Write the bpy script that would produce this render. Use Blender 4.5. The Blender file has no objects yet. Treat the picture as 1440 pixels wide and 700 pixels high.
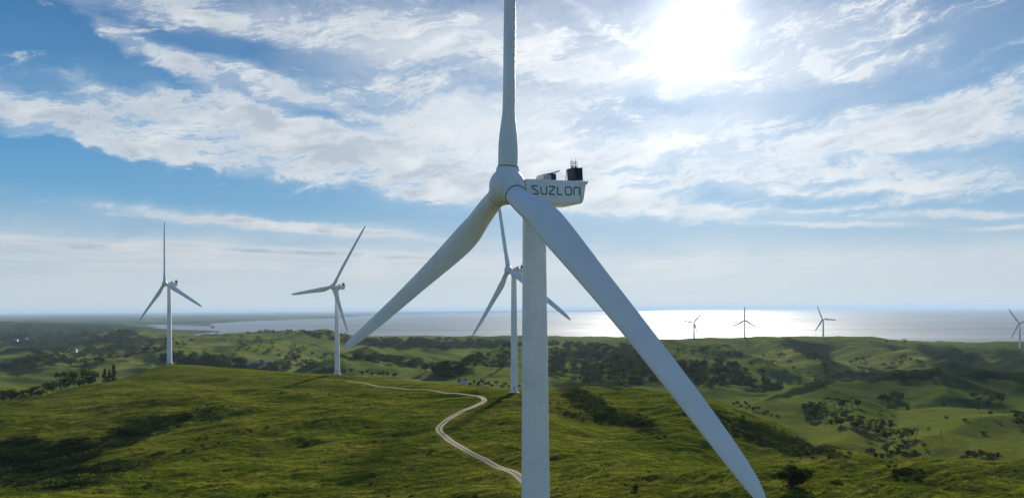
import bpy, bmesh, math, random
import numpy as np
from mathutils import Vector, Matrix
R = math.radians
rnd = random.Random(7)
scene = bpy.context.scene
COL = scene.collection

# ------------------------------------------------------------------ camera
# photograph frame 1440 x 700; lens 70 degrees wide, horizon at row 435
FPX, CX, HY = 1028.0, 720.0, 435.0
ROLL = R(0.28)
CAMZ = 50.0            # metres above the ridge
cam_d = bpy.data.cameras.new('camera')
cam = bpy.data.objects.new('camera', cam_d); COL.objects.link(cam)
cam_d.sensor_width = 36.0
cam_d.lens = 36.0 * FPX / 1440.0
cam_d.shift_y = (HY - 350.0) / 1440.0
cam_d.clip_start = 0.5
cam_d.clip_end = 400000.0
cam.location = (0, 0, CAMZ)
cam.rotation_euler = (R(90), ROLL, 0)
scene.camera = cam

def unroll(px, py):
    dx, dy = px - CX, py - HY
    return CX + dx - dy * math.sin(ROLL), HY + dy + dx * math.sin(ROLL)

def direction(px, py):
    px, py = unroll(px, py)
    return Vector(((px - CX) / FPX, 1.0, (HY - py) / FPX))

def at(px, py, depth):
    d = direction(px, py)
    return Vector((d.x * depth, depth, CAMZ + d.z * depth))

def azel(px, py):
    d = direction(px, py)
    return math.atan2(d.x, d.y), math.atan2(d.z, math.hypot(d.x, d.y))

SUN_AZ, SUN_EL = azel(978, 46)

scene.view_settings.view_transform = 'Standard'
scene.view_settings.look = 'None'
scene.view_settings.gamma = 1.0
scene.view_settings.use_curve_mapping = False
scene.view_settings.exposure = 0.75
scene.render.engine = 'CYCLES'
cy = scene.cycles
cy.max_bounces = 6; cy.diffuse_bounces = 2; cy.glossy_bounces = 3
cy.transmission_bounces = 3; cy.transparent_max_bounces = 6; cy.volume_bounces = 1
cy.use_denoising = True
cy.sample_clamp_indirect = 6.0
cy.sample_clamp_direct = 0.0
cy.caustics_reflective = False; cy.caustics_refractive = False

# ------------------------------------------------------------------ node helper
class NT:
    def __init__(s, tree):
        s.t = tree
    def n(s, kind, **kw):
        nd = s.t.nodes.new(kind)
        for k, v in kw.items(): setattr(nd, k, v)
        return nd
    def put(s, sock, v):
        if isinstance(v, bpy.types.NodeSocket): s.t.links.new(v, sock)
        elif v is not None: sock.default_value = v
    def m(s, op, a, b=None, c=None, clamp=False):
        nd = s.n('ShaderNodeMath', operation=op, use_clamp=clamp)
        s.put(nd.inputs[0], a); s.put(nd.inputs[1], b)
        if c is not None: s.put(nd.inputs[2], c)
        return nd.outputs[0]
    def add(s, a, b): return s.m('ADD', a, b)
    def sub(s, a, b): return s.m('SUBTRACT', a, b)
    def mul(s, a, b): return s.m('MULTIPLY', a, b)
    def mad(s, a, b, c): return s.m('MULTIPLY_ADD', a, b, c)
    def sstep(s, v, lo, hi, a=0.0, b=1.0):
        nd = s.n('ShaderNodeMapRange', interpolation_type='SMOOTHSTEP')
        s.put(nd.inputs[0], v); s.put(nd.inputs[1], lo); s.put(nd.inputs[2], hi)
        s.put(nd.inputs[3], a); s.put(nd.inputs[4], b)
        return nd.outputs[0]
    def lin(s, v, lo, hi, a=0.0, b=1.0):
        nd = s.n('ShaderNodeMapRange', interpolation_type='LINEAR', clamp=True)
        s.put(nd.inputs[0], v); s.put(nd.inputs[1], lo); s.put(nd.inputs[2], hi)
        s.put(nd.inputs[3], a); s.put(nd.inputs[4], b)
        return nd.outputs[0]
    def xyz(s, x, y, z=0.0):
        nd = s.n('ShaderNodeCombineXYZ')
        s.put(nd.inputs[0], x); s.put(nd.inputs[1], y); s.put(nd.inputs[2], z)
        return nd.outputs[0]
    def sep(s, v):
        nd = s.n('ShaderNodeSeparateXYZ'); s.put(nd.inputs[0], v)
        return nd.outputs
    def vm(s, op, a, b=None):
        nd = s.n('ShaderNodeVectorMath', operation=op)
        s.put(nd.inputs[0], a)
        if b is not None: s.put(nd.inputs[1], b)
        return nd.outputs['Value'] if op in ('DOT_PRODUCT', 'LENGTH') else nd.outputs[0]
    def noise(s, vec, scale=5.0, detail=6.0, rough=0.55, dist=0.0, lac=2.0, color=False):
        nd = s.n('ShaderNodeTexNoise')
        s.put(nd.inputs['Vector'], vec); s.put(nd.inputs['Scale'], scale)
        nd.inputs['Detail'].default_value = detail
        nd.inputs['Roughness'].default_value = rough
        nd.inputs['Lacunarity'].default_value = lac
        nd.inputs['Distortion'].default_value = dist
        return nd.outputs['Color'] if color else nd.outputs['Fac']
    def mix(s, f, a, b, blend='MIX'):
        nd = s.n('ShaderNodeMix', data_type='RGBA', blend_type=blend)
        nd.clamp_factor = True
        s.put(nd.inputs[0], f)
        for sock, v in ((nd.inputs[6], a), (nd.inputs[7], b)):
            if isinstance(v, (tuple, list)) and len(v) == 3: v = (*v, 1)
            s.put(sock, v)
        return nd.outputs[2]
    def ramp(s, f, stops):
        nd = s.n('ShaderNodeValToRGB')
        el = nd.color_ramp.elements
        while len(el) < len(stops): el.new(0.5)
        for e, (p, c) in zip(el, stops):
            e.position = p; e.color = (*c, 1) if len(c) == 3 else c
        s.put(nd.inputs[0], f)
        return nd.outputs[0]
# ------------------------------------------------------------------ sky and sun
world = bpy.data.worlds.new('World'); scene.world = world
world.use_nodes = True
world.cycles.sampling_method = 'MANUAL'
world.cycles.sample_map_resolution = 512
wt = world.node_tree; wt.nodes.clear()
W = NT(wt)
SKY_STRENGTH = 0.10
sky = W.n('ShaderNodeTexSky', sky_type='NISHITA')
sky.sun_disc = False
sky.sun_elevation = SUN_EL
sky.sun_rotation = SUN_AZ
sky.altitude = 160.0
sky.air_density = 1.0; sky.dust_density = 0.6; sky.ozone_density = 3.0
geo = W.n('ShaderNodeTexCoord')
dvec = W.vm('NORMALIZE', geo.outputs['Generated'])
dx, dy, dz = W.sep(dvec)
AZ = W.m('ARCTAN2', dx, dy)
EL = W.m('ARCTAN2', dz, W.m('SQRT', W.add(W.mul(dx, dx), W.mul(dy, dy))))
sunv = Vector((math.sin(SUN_AZ) * math.cos(SUN_EL), math.cos(SUN_AZ) * math.cos(SUN_EL), math.sin(SUN_EL)))
SD = W.vm('DOT_PRODUCT', dvec, tuple(sunv))
SANG = W.m('ARCCOSINE', W.m('MINIMUM', SD, 0.999999))      # radians from the sun

def blob(px, py, hl, hw, ang, w, p=2.0):
    """an elongated patch of cloud cover: centre in the sky, half length/width (px), tilt"""
    a0, e0 = azel(px, py)
    ca, sa = math.cos(R(ang)), math.sin(R(ang))
    sc_a = math.cos(e0)
    da = W.mul(W.sub(AZw, a0), FPX * 0.93); de = W.mul(W.sub(ELw, e0), -FPX * 0.93)
    u = W.mul(W.mad(de, sa, W.mul(da, ca)), 1.0 / hl)
    v = W.mul(W.mad(de, ca, W.mul(da, -sa)), 1.0 / hw)
    r2 = W.add(W.mul(u, u), W.mul(v, v))
    if p != 2.0: r2 = W.m('POWER', r2, p / 2.0)
    g = W.m('EXPONENT', W.mul(r2, -1.0))
    return W.mul(g, w)

def total(lst):
    o = lst[0]
    for q in lst[1:]: o = W.add(o, q)
    return o

# warped sky coordinates so patch outlines are ragged
AE = W.xyz(W.mul(AZ, 1.0), W.mul(EL, 1.6), 0.0)
wn = W.noise(AE, 5.0, 5.0, 0.6, 0.3, color=True)
wnx, wny, _ = W.sep(wn)
wn2 = W.noise(AE, 19.0, 4.0, 0.6, 0.0, color=True)
wn2x, wn2y, _ = W.sep(wn2)
AZw = W.add(AZ, W.add(W.mul(W.sub(wnx, 0.5), 0.060), W.mul(W.sub(wn2x, 0.5), 0.035)))
ELw = W.add(EL, W.add(W.mul(W.mul(W.sub(wny, 0.5), 0.050), W.sstep(EL, 0.02, 0.22, 0.25, 1.0)), W.mul(W.mul(W.sub(wn2y, 0.5), 0.034), W.sstep(EL, 0.05, 0.22, 0.15, 1.0))))

cover = total([
    # high veil along the top left
    blob(330, 32, 150, 22, 6, 0.70), blob(500, 40, 190, 26, 4, 0.75), blob(620, 20, 170, 26, 10, 0.45), blob(230, 6, 170, 14, 4, .35), blob(690, 50, 110, 40, 10, .30),
    # comma cloud
    blob(165, 56, 50, 11, 40, 0.70), blob(245, 92, 80, 14, 26, 0.80), blob(340, 112, 80, 16, 16, 0.75), blob(440, 138, 100, 14, 12, 0.85), blob(250, 78, 36, 14, 10, .5), blob(330, 92, 40, 12, 12, .4),
    blob(530, 120, 70, 20, 10, .55),
    # sweeping main band, upper arm then the long mass
    blob(90, 102, 60, 14, 24, 0.75), blob(165, 128, 70, 14, 26, 0.70), blob(235, 150, 50, 12, 20, .55),
    blob(20, 150, 90, 24, 10, .70), blob(110, 172, 150, 22, 8, 0.80), blob(320, 150, 70, 16, 14, 0.80), blob(400, 180, 120, 24, 14, 0.90), blob(270, 200, 150, 20, 10, .70),
    blob(480, 215, 150, 30, 12, 0.95), blob(620, 235, 170, 40, 12, 0.95), blob(570, 180, 90, 14, 12, .50), blob(650, 170, 80, 30, 30, .40),
    blob(160, 214, 90, 5, 7, 0.55), blob(280, 228, 120, 7, 9, 0.62), blob(420, 248, 110, 8, 10, 0.60), blob(580, 272, 100, 8, 8, .55),
    blob(790, 240, 110, 38, 10, 0.80), blob(860, 275, 110, 22, 9, 0.85), blob(980, 300, 110, 9, 4, 0.85),
    # diffuse centre top
    blob(640, 115, 140, 50, 12, 0.34), blob(770, 70, 120, 30, 10, .36),
    # round the sun and right
    blob(980, 60, 210, 62, 4, 0.52), blob(835, 26, 75, 5, 31, 0.55), blob(820, 100, 170, 16, 3, 0.52), blob(1150, 80, 150, 20, -2, 0.62), blob(1180, 30, 130, 16, 4, .40),
    blob(1300, 72, 90, 8, -8, 0.46), blob(1390, 82, 100, 6, -13, 0.60), blob(1230, 100, 60, 8, -8, .5),
    blob(1300, 160, 90, 22, -6, 0.85), blob(1390, 165, 110, 34, -12, 0.95), blob(1330, 196, 160, 13, 0, 0.80), blob(1210, 160, 40, 9, 0, .50),
    blob(830, 138, 130, 7, -3, 0.40), blob(960, 165, 200, 12, 6, 0.50), blob(1090, 196, 200, 14, 4, 0.72), blob(900, 205, 160, 26, 5, 0.60),
    blob(1000, 232, 160, 24, 5, 0.62), blob(1180, 243, 200, 9, 2, 0.66), blob(1340, 258, 150, 9, -1, 0.72), blob(1250, 268, 130, 7, 3, 0.60), blob(1060, 262, 110, 10, 6, .50), blob(1300, 284, 60, 4, 2, .4),
    blob(1165, 295, 80, 3.5, 1, 1.0), blob(1180, 315, 100, 3.5, 3, 1.1), blob(1345, 303, 120, 4, 3, 1.1), blob(1420, 318, 45, 3.5, 0, 1.0),
    # thin bands low down
    blob(250, 305, 80, 6, 4, 0.85), blob(370, 315, 130, 7, 5, 0.95), blob(530, 329, 130, 5, 5, 1.15), blob(450, 314, 70, 3, 2, .5),
    blob(60, 340, 120, 6, 3, 0.95), blob(230, 350, 160, 8, 2, 0.98), blob(420, 352, 170, 6, 2, 0.95), blob(560, 362, 150, 7, 3, 0.85), blob(110, 362, 200, 8, 2, 0.75), blob(380, 374, 250, 7, 1, 0.75),
    blob(90, 392, 100, 5, 1, 0.50), blob(140, 412, 200, 7, 0, 0.42), blob(640, 386, 150, 8, 1, 0.42),
    blob(900, 365, 180, 7, 1, 0.45), blob(1050, 378, 260, 9, 0, 0.42), blob(1280, 383, 220, 6, -1, 0.40), blob(880, 395, 160, 8, 0, 0.35),
    # gaps of clear blue
    blob(70, 50, 90, 34, 26, -0.75), blob(420, 82, 120, 11, 3, -0.85), blob(270, 60, 40, 6, 20, -.3), blob(260, 122, 120, 11, 24, -0.80), blob(470, 164, 120, 9, 10, -0.85),
    blob(50, 85, 30, 12, 30, -.3), blob(60, 215, 120, 12, 6, -0.6), blob(300, 272, 260, 15, 5, -0.5),
    blob(1330, 115, 130, 14, -12, -0.50), blob(1090, 138, 170, 10, 3, -0.45), blob(1400, 40, 110, 22, -4, -0.40), blob(820, 122, 60, 6, 2, -.3), blob(1330, 222, 150, 8, 2, -.45), blob(1100, 216, 110, 4, 2, -.3),
])
# elsewhere in the sky (behind the viewer) broken cirrus, unseen and brightened below to fill the turbine faces
back = W.sstep(W.m('ABSOLUTE', AZ), 0.72, 1.1)
gen = W.mul(W.noise(W.xyz(W.mul(AZ, 1.4), W.mul(EL, 3.5), 2.0), 2.0, 3.0, 0.5), 1.0)
cover = W.add(cover, W.mul(back, W.mul(W.sub(gen, 0.35), 1.6)))

# texture: puffs, combed streaks, ripples
ct, st = math.cos(R(-11)), math.sin(R(-11))
ua = W.mad(AZ, ct, W.mul(EL, -st)); va = W.mad(AZ, st, W.mul(EL, ct))
puff = W.noise(W.vm('ADD', W.xyz(W.mul(ua, 1.0), W.mul(va, 1.55), 0.3), W.vm('MULTIPLY', wn, (0.10, 0.10, 0))), 15.0, 9.0, 0.60, 0.35)
comb = W.noise(W.vm('ADD', W.xyz(W.mul(ua, 1.0), W.mul(va, 7.0), 3.3), W.vm('MULTIPLY', wn, (0.12, 0.34, 0))), 6.0, 9.0, 0.62, 0.25)
ripl = W.noise(W.vm('ADD', W.xyz(W.mul(AZ, 1.0), W.mul(EL, 2.6), 7.7), W.vm('MULTIPLY', wn2, (0.03, 0.03, 0))), 60.0, 4.0, 0.55, 0.2)
lowsky = W.sstep(EL, 0.065, 0.16, 1.0, 0.0)
flat = W.noise(W.vm('ADD', W.xyz(W.mul(AZ, 1.0), W.mul(EL, 30.0), 5.0), W.vm('MULTIPLY', wn, (0.05, 0.25, 0))), 6.0, 8.0, 0.60, 0.1)
tex = W.add(W.mul(W.sub(puff, 0.5), 1.9), W.mul(W.sub(comb, 0.5), 1.5))
fila = W.noise(W.vm('ADD', W.xyz(W.mul(ua, 2.0), W.mul(va, 15.0), 1.3), W.vm('MULTIPLY', wn, (0.5, 1.6, 0))), 8.0, 8.0, 0.70, 0.6)
tex = W.add(tex, W.add(W.mul(W.sub(ripl, 0.5), 0.55), W.mul(W.sub(fila, 0.5), 1.5)))
texl = W.add(W.mul(W.sub(flat, 0.5), 2.0), W.mul(W.sub(ripl, 0.5), 0.10))
texm = W.add(W.mul(tex, W.sub(1.0, lowsky)), W.mul(texl, lowsky))
dens = W.add(W.mul(cover, 0.65), texm)
alpha = W.mul(W.sstep(dens, 0.14, 0.98), 0.93)
thin = W.mul(W.sstep(W.add(cover, W.mul(texm, 0.6)), -0.05, 0.9), 0.30)
alpha = W.m('MAXIMUM', alpha, thin)
soft = W.noise(W.vm('ADD', W.xyz(W.mul(ua, 1.0), W.mul(va, 3.5), 4.4), W.vm('MULTIPLY', wn, (0.2, 0.4, 0))), 5.0, 6.0, 0.6, 0.2)
veil = total([blob(960, 65, 330, 95, 4, .30), blob(650, 115, 150, 75, 12, .46), blob(1060, 205, 360, 52, 4, .42), blob(430, 32, 280, 34, 4, .18),
              blob(250, 170, 330, 50, 12, .10), blob(700, 240, 240, 60, 10, .40), blob(330, 352, 480, 26, 2, .50), blob(900, 385, 600, 28, 0, .50), blob(150, 400, 300, 24, 0, .44), blob(1250, 360, 260, 14, 0, .3), blob(420, 318, 230, 9, 4, .35)])
veil = W.mul(veil, W.sstep(soft, 0.30, 0.68, 0.20, 1.10))
alpha = W.sub(1.0, W.mul(W.sub(1.0, alpha), W.sub(1.0, W.m('MINIMUM', veil, 0.8))))
alpha = W.mul(alpha, W.sstep(EL, 0.46, 0.75, 1.0, 0.12))      # thinned overhead, out of view, to cut fill light on the ground
alpha = W.mul(alpha, W.sstep(EL, -0.005, 0.03, 0.35, 1.0))

# clear sky: the physical sky, compressed toward the photograph's exposure latitude
elr = W.lin(EL, 0.0, 0.5)
grad = W.ramp(elr, [(0.0, (.66, .67, .68)), (0.12, (.46, .53, .60)), (0.27, (.165, .375, .58)), (0.40, (.078, .295, .54)), (0.72, (.010, .145, .36)), (1.0, (.015, .10, .30))])
grad = W.vm('MULTIPLY', grad, (5.1, 5.9, 6.25))
gm = W.n('ShaderNodeGamma'); W.put(gm.inputs[0], sky.outputs[0]); gm.inputs[1].default_value = 0.55
clear = W.mix(0.05, grad, gm.outputs[0])

# cloud light: white with bluish grey undersides where thick, brighter toward the sun
shade = W.noise(W.vm('ADD', W.xyz(W.mul(ua, 1.0), W.mul(va, 2.2), 9.0), W.vm('MULTIPLY', wn, (0.1, 0.1, 0))), 11.0, 5.0, 0.55, 0.2)
thick = W.mul(W.sstep(dens, 0.50, 1.15), W.sstep(shade, 0.34, 0.62))
cl = W.mix(thick, (7.0, 7.35, 7.6), (4.2, 4.9, 5.7))
low_t = W.sstep(EL, 0.02, 0.20)
cl = W.mix(low_t, W.vm('MULTIPLY', cl, (0.85, 0.865, 0.885)), cl)
near_sun = W.m('EXPONENT', W.mul(W.mul(SANG, SANG), -1.0 / (0.30 ** 2)))
cl = W.vm('SCALE', cl); 
cl.node.inputs['Scale'].default_value = 1.0
W.put(cl.node.inputs['Scale'], W.add(W.mad(near_sun, 0.08, 0.61), W.mul(back, 0.35)))  # unseen clouds behind the viewer made brighter as added fill
col = W.mix(alpha, clear, cl)
# glare of the sun through thin cloud
g1 = W.mul(W.m('EXPONENT', W.mul(W.m('POWER', W.mul(SANG, 1 / 0.032), 1.30), -1.0)), 9.5)
g2 = W.mul(W.m('EXPONENT', W.mul(SANG, -1 / 0.10)), 2.0)
g3 = W.mul(W.m('EXPONENT', W.mul(SANG, -1 / 0.32)), 1.6)
glow = W.add(g1, W.add(g2, g3))
gv = W.vm('SCALE', (1.0, 0.985, 0.95)); W.put(gv.node.inputs['Scale'], glow)
col = W.vm('ADD', col, gv)
# below the horizon
below = W.sstep(EL, -0.02, -0.002, 1.0, 0.0)
col = W.mix(below, col, (1.2, 1.5, 1.75))
bg = W.n('ShaderNodeBackground'); W.put(bg.inputs['Color'], col)
bg.inputs['Strength'].default_value = SKY_STRENGTH
out = W.n('ShaderNodeOutputWorld'); wt.links.new(bg.outputs[0], out.inputs[0])

sun_d = bpy.data.lights.new('sun', 'SUN')
sun_d.energy = 5.0; sun_d.angle = R(4.0); sun_d.color = (1.0, 0.90, 0.74)
sun_o = bpy.data.objects.new('sun', sun_d); COL.objects.link(sun_o)
sun_o.rotation_euler = (-sunv).to_track_quat('-Z', 'Y').to_euler()
sun_o.location = (0, 0, 300)
# ------------------------------------------------------------------ terrain
SEA = -110.0
def _hash(ix, iy, seed):
    h = (ix.astype(np.int64) * 374761393 + iy.astype(np.int64) * 668265263 + seed * 974634777) & 0x7fffffff
    h = ((h ^ (h >> 13)) * 1274126177) & 0x7fffffff
    return ((h ^ (h >> 16)) & 0xffff) / 65535.0
def vnoise(x, y, seed=0):
    """gradient noise, about -1..1"""
    x0 = np.floor(x); y0 = np.floor(y); fx = x - x0; fy = y - y0
    ux = fx * fx * fx * (fx * (fx * 6 - 15) + 10); uy = fy * fy * fy * (fy * (fy * 6 - 15) + 10)
    def g(ix, iy, dx, dy):
        a = _hash(ix, iy, seed) * 2 * math.pi
        return np.cos(a) * dx + np.sin(a) * dy
    n00 = g(x0, y0, fx, fy); n10 = g(x0 + 1, y0, fx - 1, fy)
    n01 = g(x0, y0 + 1, fx, fy - 1); n11 = g(x0 + 1, y0 + 1, fx - 1, fy - 1)
    return (n00 * (1 - ux) * (1 - uy) + n10 * ux * (1 - uy) + n01 * (1 - ux) * uy + n11 * ux * uy) * 1.5
def fbm(x, y, octaves=4, seed=0, gain=0.5):
    s = 0; a = 1.0
    for o in range(octaves):
        s = s + a * vnoise(x * 2 ** o, y * 2 ** o, seed + o * 17); a *= gain
    return s
def ridged(x, y, octaves=3, seed=0):
    s = 0; a = 1.0
    for o in range(octaves):
        s = s + a * (1 - 2 * np.abs(vnoise(x * 2 ** o, y * 2 ** o, seed + o * 31))); a *= 0.45
    return s

# surveyed profiles of the land along sight lines: column of the photo -> (distance, height) pairs
PROF = {
 -260: [(5,-6),(95,-6),(150,-4),(200,-4),(260,-16),(330,-14),(400,-14),(470,-18),(580,-34),(700,-32),(900,-62),(1400,-80),(1800,-92),(2300,-98),(2800,-95),(3500,-86),(4500,-72),(6000,-58),(8000,-66),(12000,-88),(16000,-102)],
 0:    [(5,-4),(95,-4),(150,-1),(196,2.5),(225,-6),(262,-16),(310,-12),(375,-7.0),(410,-10.5),(462,-8.6),(500,-14),(580,-25),(640,-24),(710,-21.5),(900,-60),(1400,-79),(1800,-90),(2300,-95),(2800,-91),(3500,-86),(4500,-78),(6000,-62),(8000,-70),(12000,-92),(16000,-103)],
 120:  [(5,-4),(95,-4),(150,-1),(205,2.0),(235,-4),(275,-12),(330,-8),(400,-4.2),(440,-6.5),(500,-4.3),(552,-5.0),(600,-13),(680,-26),(1000,-66),(1400,-68),(1800,-78),(2300,-84),(3000,-86),(4000,-80),(5000,-82),(7000,-88),(10000,-103)],
 240:  [(5,-4),(95,-4),(150,-1.5),(205,.5),(250,-3),(300,-8.5),(345,-5.5),(405,-1.4),(480,-2.6),(560,-0.6),(643,2.4),(690,-1),(760,-14),(1000,-52),(1400,-65),(1800,-66),(2300,-69),(2800,-61),(3100,-66),(3800,-104),(5000,-107),(6400,-104),(6700,-112),(9000,-112),(9800,-105)],
 400:  [(5,-4),(95,-4),(150,-2),(205,0),(270,-1.5),(330,-3.5),(400,-1.5),(480,-2.4),(540,-1.2),(612,-2.0),(700,-11),(1000,-55),(1400,-76),(1700,-77),(2100,-72),(2600,-59),(3000,-38),(3300,-50),(3800,-106),(4300,-118)],
 480:  [(5,-4),(95,-4),(150,-2.5),(205,-.5),(270,-.5),(340,-2.0),(420,-1.0),(500,-2.0),(585,-2.4),(660,-9),(900,-47),(1200,-66),(1500,-75),(2000,-75),(2500,-66),(3000,-58),(3600,-78),(4100,-106),(4600,-118)],
 600:  [(5,-4),(95,-4),(150,-2.5),(205,-1),(270,-.2),(340,-.8),(420,0),(470,-1.0),(530,-3.4),(620,-14),(860,-50),(1100,-63),(1500,-75),(2000,-77),(2400,-79),(3000,-81),(3700,-86),(4150,-104),(4600,-118)],
 720:  [(5,-4),(95,-4.2),(150,-2.5),(205,-1),(270,.2),(340,1.0),(416,2.2),(450,0.8),(520,-8),(640,-24),(900,-52),(1150,-64),(1500,-72),(2000,-74),(2500,-80),(3100,-83),(3700,-88),(4150,-105),(4600,-118)],
 840:  [(5,-4),(95,-4),(150,-2),(205,.2),(250,-1.0),(300,-6),(360,-7),(420,-3.0),(475,-1.6),(540,-10),(700,-40),(1000,-62),(1400,-79),(1800,-86),(2300,-88),(2800,-86),(3300,-84),(3800,-96),(4200,-112),(4600,-118)],
 960:  [(5,-4),(95,-4),(150,-1.5),(205,1.5),(235,-1),(290,-10),(350,-9.5),(410,-4.0),(445,-2.6),(500,-12),(620,-36),(800,-60),(1000,-74),(1200,-84),(1400,-90),(1700,-90),(2200,-78),(2700,-67),(3200,-92),(3800,-112),(4300,-118)],
 1080: [(5,-4),(95,-4),(150,-1),(190,2.5),(215,3.5),(240,-3),(300,-22),(345,-21),(430,-18),(480,-25),(600,-56),(720,-74),(800,-71),(880,-77),(960,-79),(1050,-75),(1140,-92),(1300,-92),(1500,-96),(1800,-93.5),(2200,-82.5),(2650,-58),(3100,-84),(3700,-112),(4300,-118)],
 1200: [(5,-4),(95,-4),(150,-1),(190,1.5),(228,2.2),(250,-4),(300,-16),(335,-17),(390,-30),(480,-54),(560,-64),(640,-68),(760,-66),(850,-63),(925,-72),(1010,-70),(1120,-64.0),(1220,-92),(1350,-97),(1500,-90),(1800,-90),(2200,-82.5),(2620,-58.5),(3050,-84),(3700,-112),(4300,-118)],
 1320: [(5,-4),(95,-4),(150,-1),(190,1.5),(228,2.0),(250,-5),(330,-30),(450,-54),(540,-69),(640,-70),(760,-64),(850,-58.5),(925,-68),(990,-63),(1080,-49.5),(1190,-84),(1320,-97),(1500,-98),(1800,-92),(2150,-82),(2480,-71),(2900,-90),(3500,-112),(4300,-118)],
 1440: [(5,-4),(95,-4),(150,-1),(190,1.5),(228,1.5),(250,-6),(330,-32),(450,-54),(560,-68),(680,-71),(800,-66),(870,-75),(960,-71),(1080,-59.5),(1190,-88),(1320,-98),(1500,-98),(1800,-92),(2100,-82),(2350,-70),(2800,-90),(3400,-112),(4300,-118)],
 1720: [(5,-6),(95,-6),(150,-3),(190,-2),(228,-2),(250,-9),(330,-34),(450,-52),(560,-62),(700,-68),(850,-72),(960,-72),(1080,-68),(1180,-80),(1320,-90),(1500,-95),(1800,-92),(2100,-84),(2350,-76),(2800,-92),(3400,-112),(4300,-118)],
}
LND = np.linspace(math.log(5), math.log(200000), 1400)
def _pchip(xs, ys, q):
    xs = np.array(xs, float); ys = np.array(ys, float)
    h = np.diff(xs); dl = np.diff(ys) / h
    m = np.zeros_like(ys)
    for i in range(1, len(xs) - 1):
        if dl[i - 1] * dl[i] > 0:
            w1 = 2 * h[i] + h[i - 1]; w2 = h[i] + 2 * h[i - 1]
            m[i] = (w1 + w2) / (w1 / dl[i - 1] + w2 / dl[i])
    k = np.clip(np.searchsorted(xs, q) - 1, 0, len(xs) - 2)
    t = np.clip((q - xs[k]) / h[k], 0, 1)
    h00 = 2 * t ** 3 - 3 * t ** 2 + 1; h10 = t ** 3 - 2 * t ** 2 + t; h01 = -2 * t ** 3 + 3 * t ** 2; h11 = t ** 3 - t ** 2
    return h00 * ys[k] + h10 * h[k] * m[k] + h01 * ys[k + 1] + h11 * h[k] * m[k + 1]
UK = sorted(PROF)
TK = np.array([_pchip([math.log(d) for d, _ in PROF[u]], [z for _, z in PROF[u]], LND) for u in UK])
UQ = np.linspace(UK[0], UK[-1], 500)
TAB = np.array([_pchip(UK, TK[:, j], UQ) for j in range(len(LND))]).T       # [u, lnd]
_k = np.array([1, 4, 6, 4, 1]) / 16.0
for _ in range(6):
    P_ = np.pad(TAB, ((2, 2), (0, 0)), 'edge'); TAB = sum(_k[i] * P_[i:i + TAB.shape[0]] for i in range(5))
for _ in range(3):
    P_ = np.pad(TAB, ((0, 0), (2, 2)), 'edge'); TAB = sum(_k[i] * P_[:, i:i + TAB.shape[1]] for i in range(5))

def smooth(v, a, b):
    t = np.clip((v - a) / (b - a), 0, 1); return t * t * (3 - 2 * t)

def base_height(x, y):
    th = np.arctan2(x, y)
    thc = np.clip(th, -0.82, 0.82)
    r = np.hypot(x, y)
    u = CX + FPX * np.tan(thc)
    d = np.maximum(r * np.cos(thc), 5.0)
    fu = np.clip((u - UQ[0]) / (UQ[-1] - UQ[0]), 0, 1) * (len(UQ) - 1.001)
    fl = np.clip((np.log(d) - LND[0]) / (LND[-1] - LND[0]), 0, 1) * (len(LND) - 1.001)
    iu = fu.astype(int); il = fl.astype(int); tu = fu - iu; tl = fl - il
    z = (TAB[iu, il] * (1 - tu) * (1 - tl) + TAB[iu + 1, il] * tu * (1 - tl) + TAB[iu, il + 1] * (1 - tu) * tl + TAB[iu + 1, il + 1] * tu * tl)
    return z, u, d, r

TRACK_PX = [(762, 716), (748, 690), (731, 671), (706, 659), (680, 645), (655, 632), (632, 619), (619, 608), (618, 600), (627, 591), (643, 582), (662, 573), (677, 566), (681, 561), (672, 556.5), (650, 553), (615, 550.5), (575, 547.5), (545, 543.5), (515, 538.5), (488, 535)]
TRACK = None      # filled in below, then the ground is levelled along it

def _sp(*pd): return [(((p - CX) / FPX) * d, d) for p, d in pd]
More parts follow.
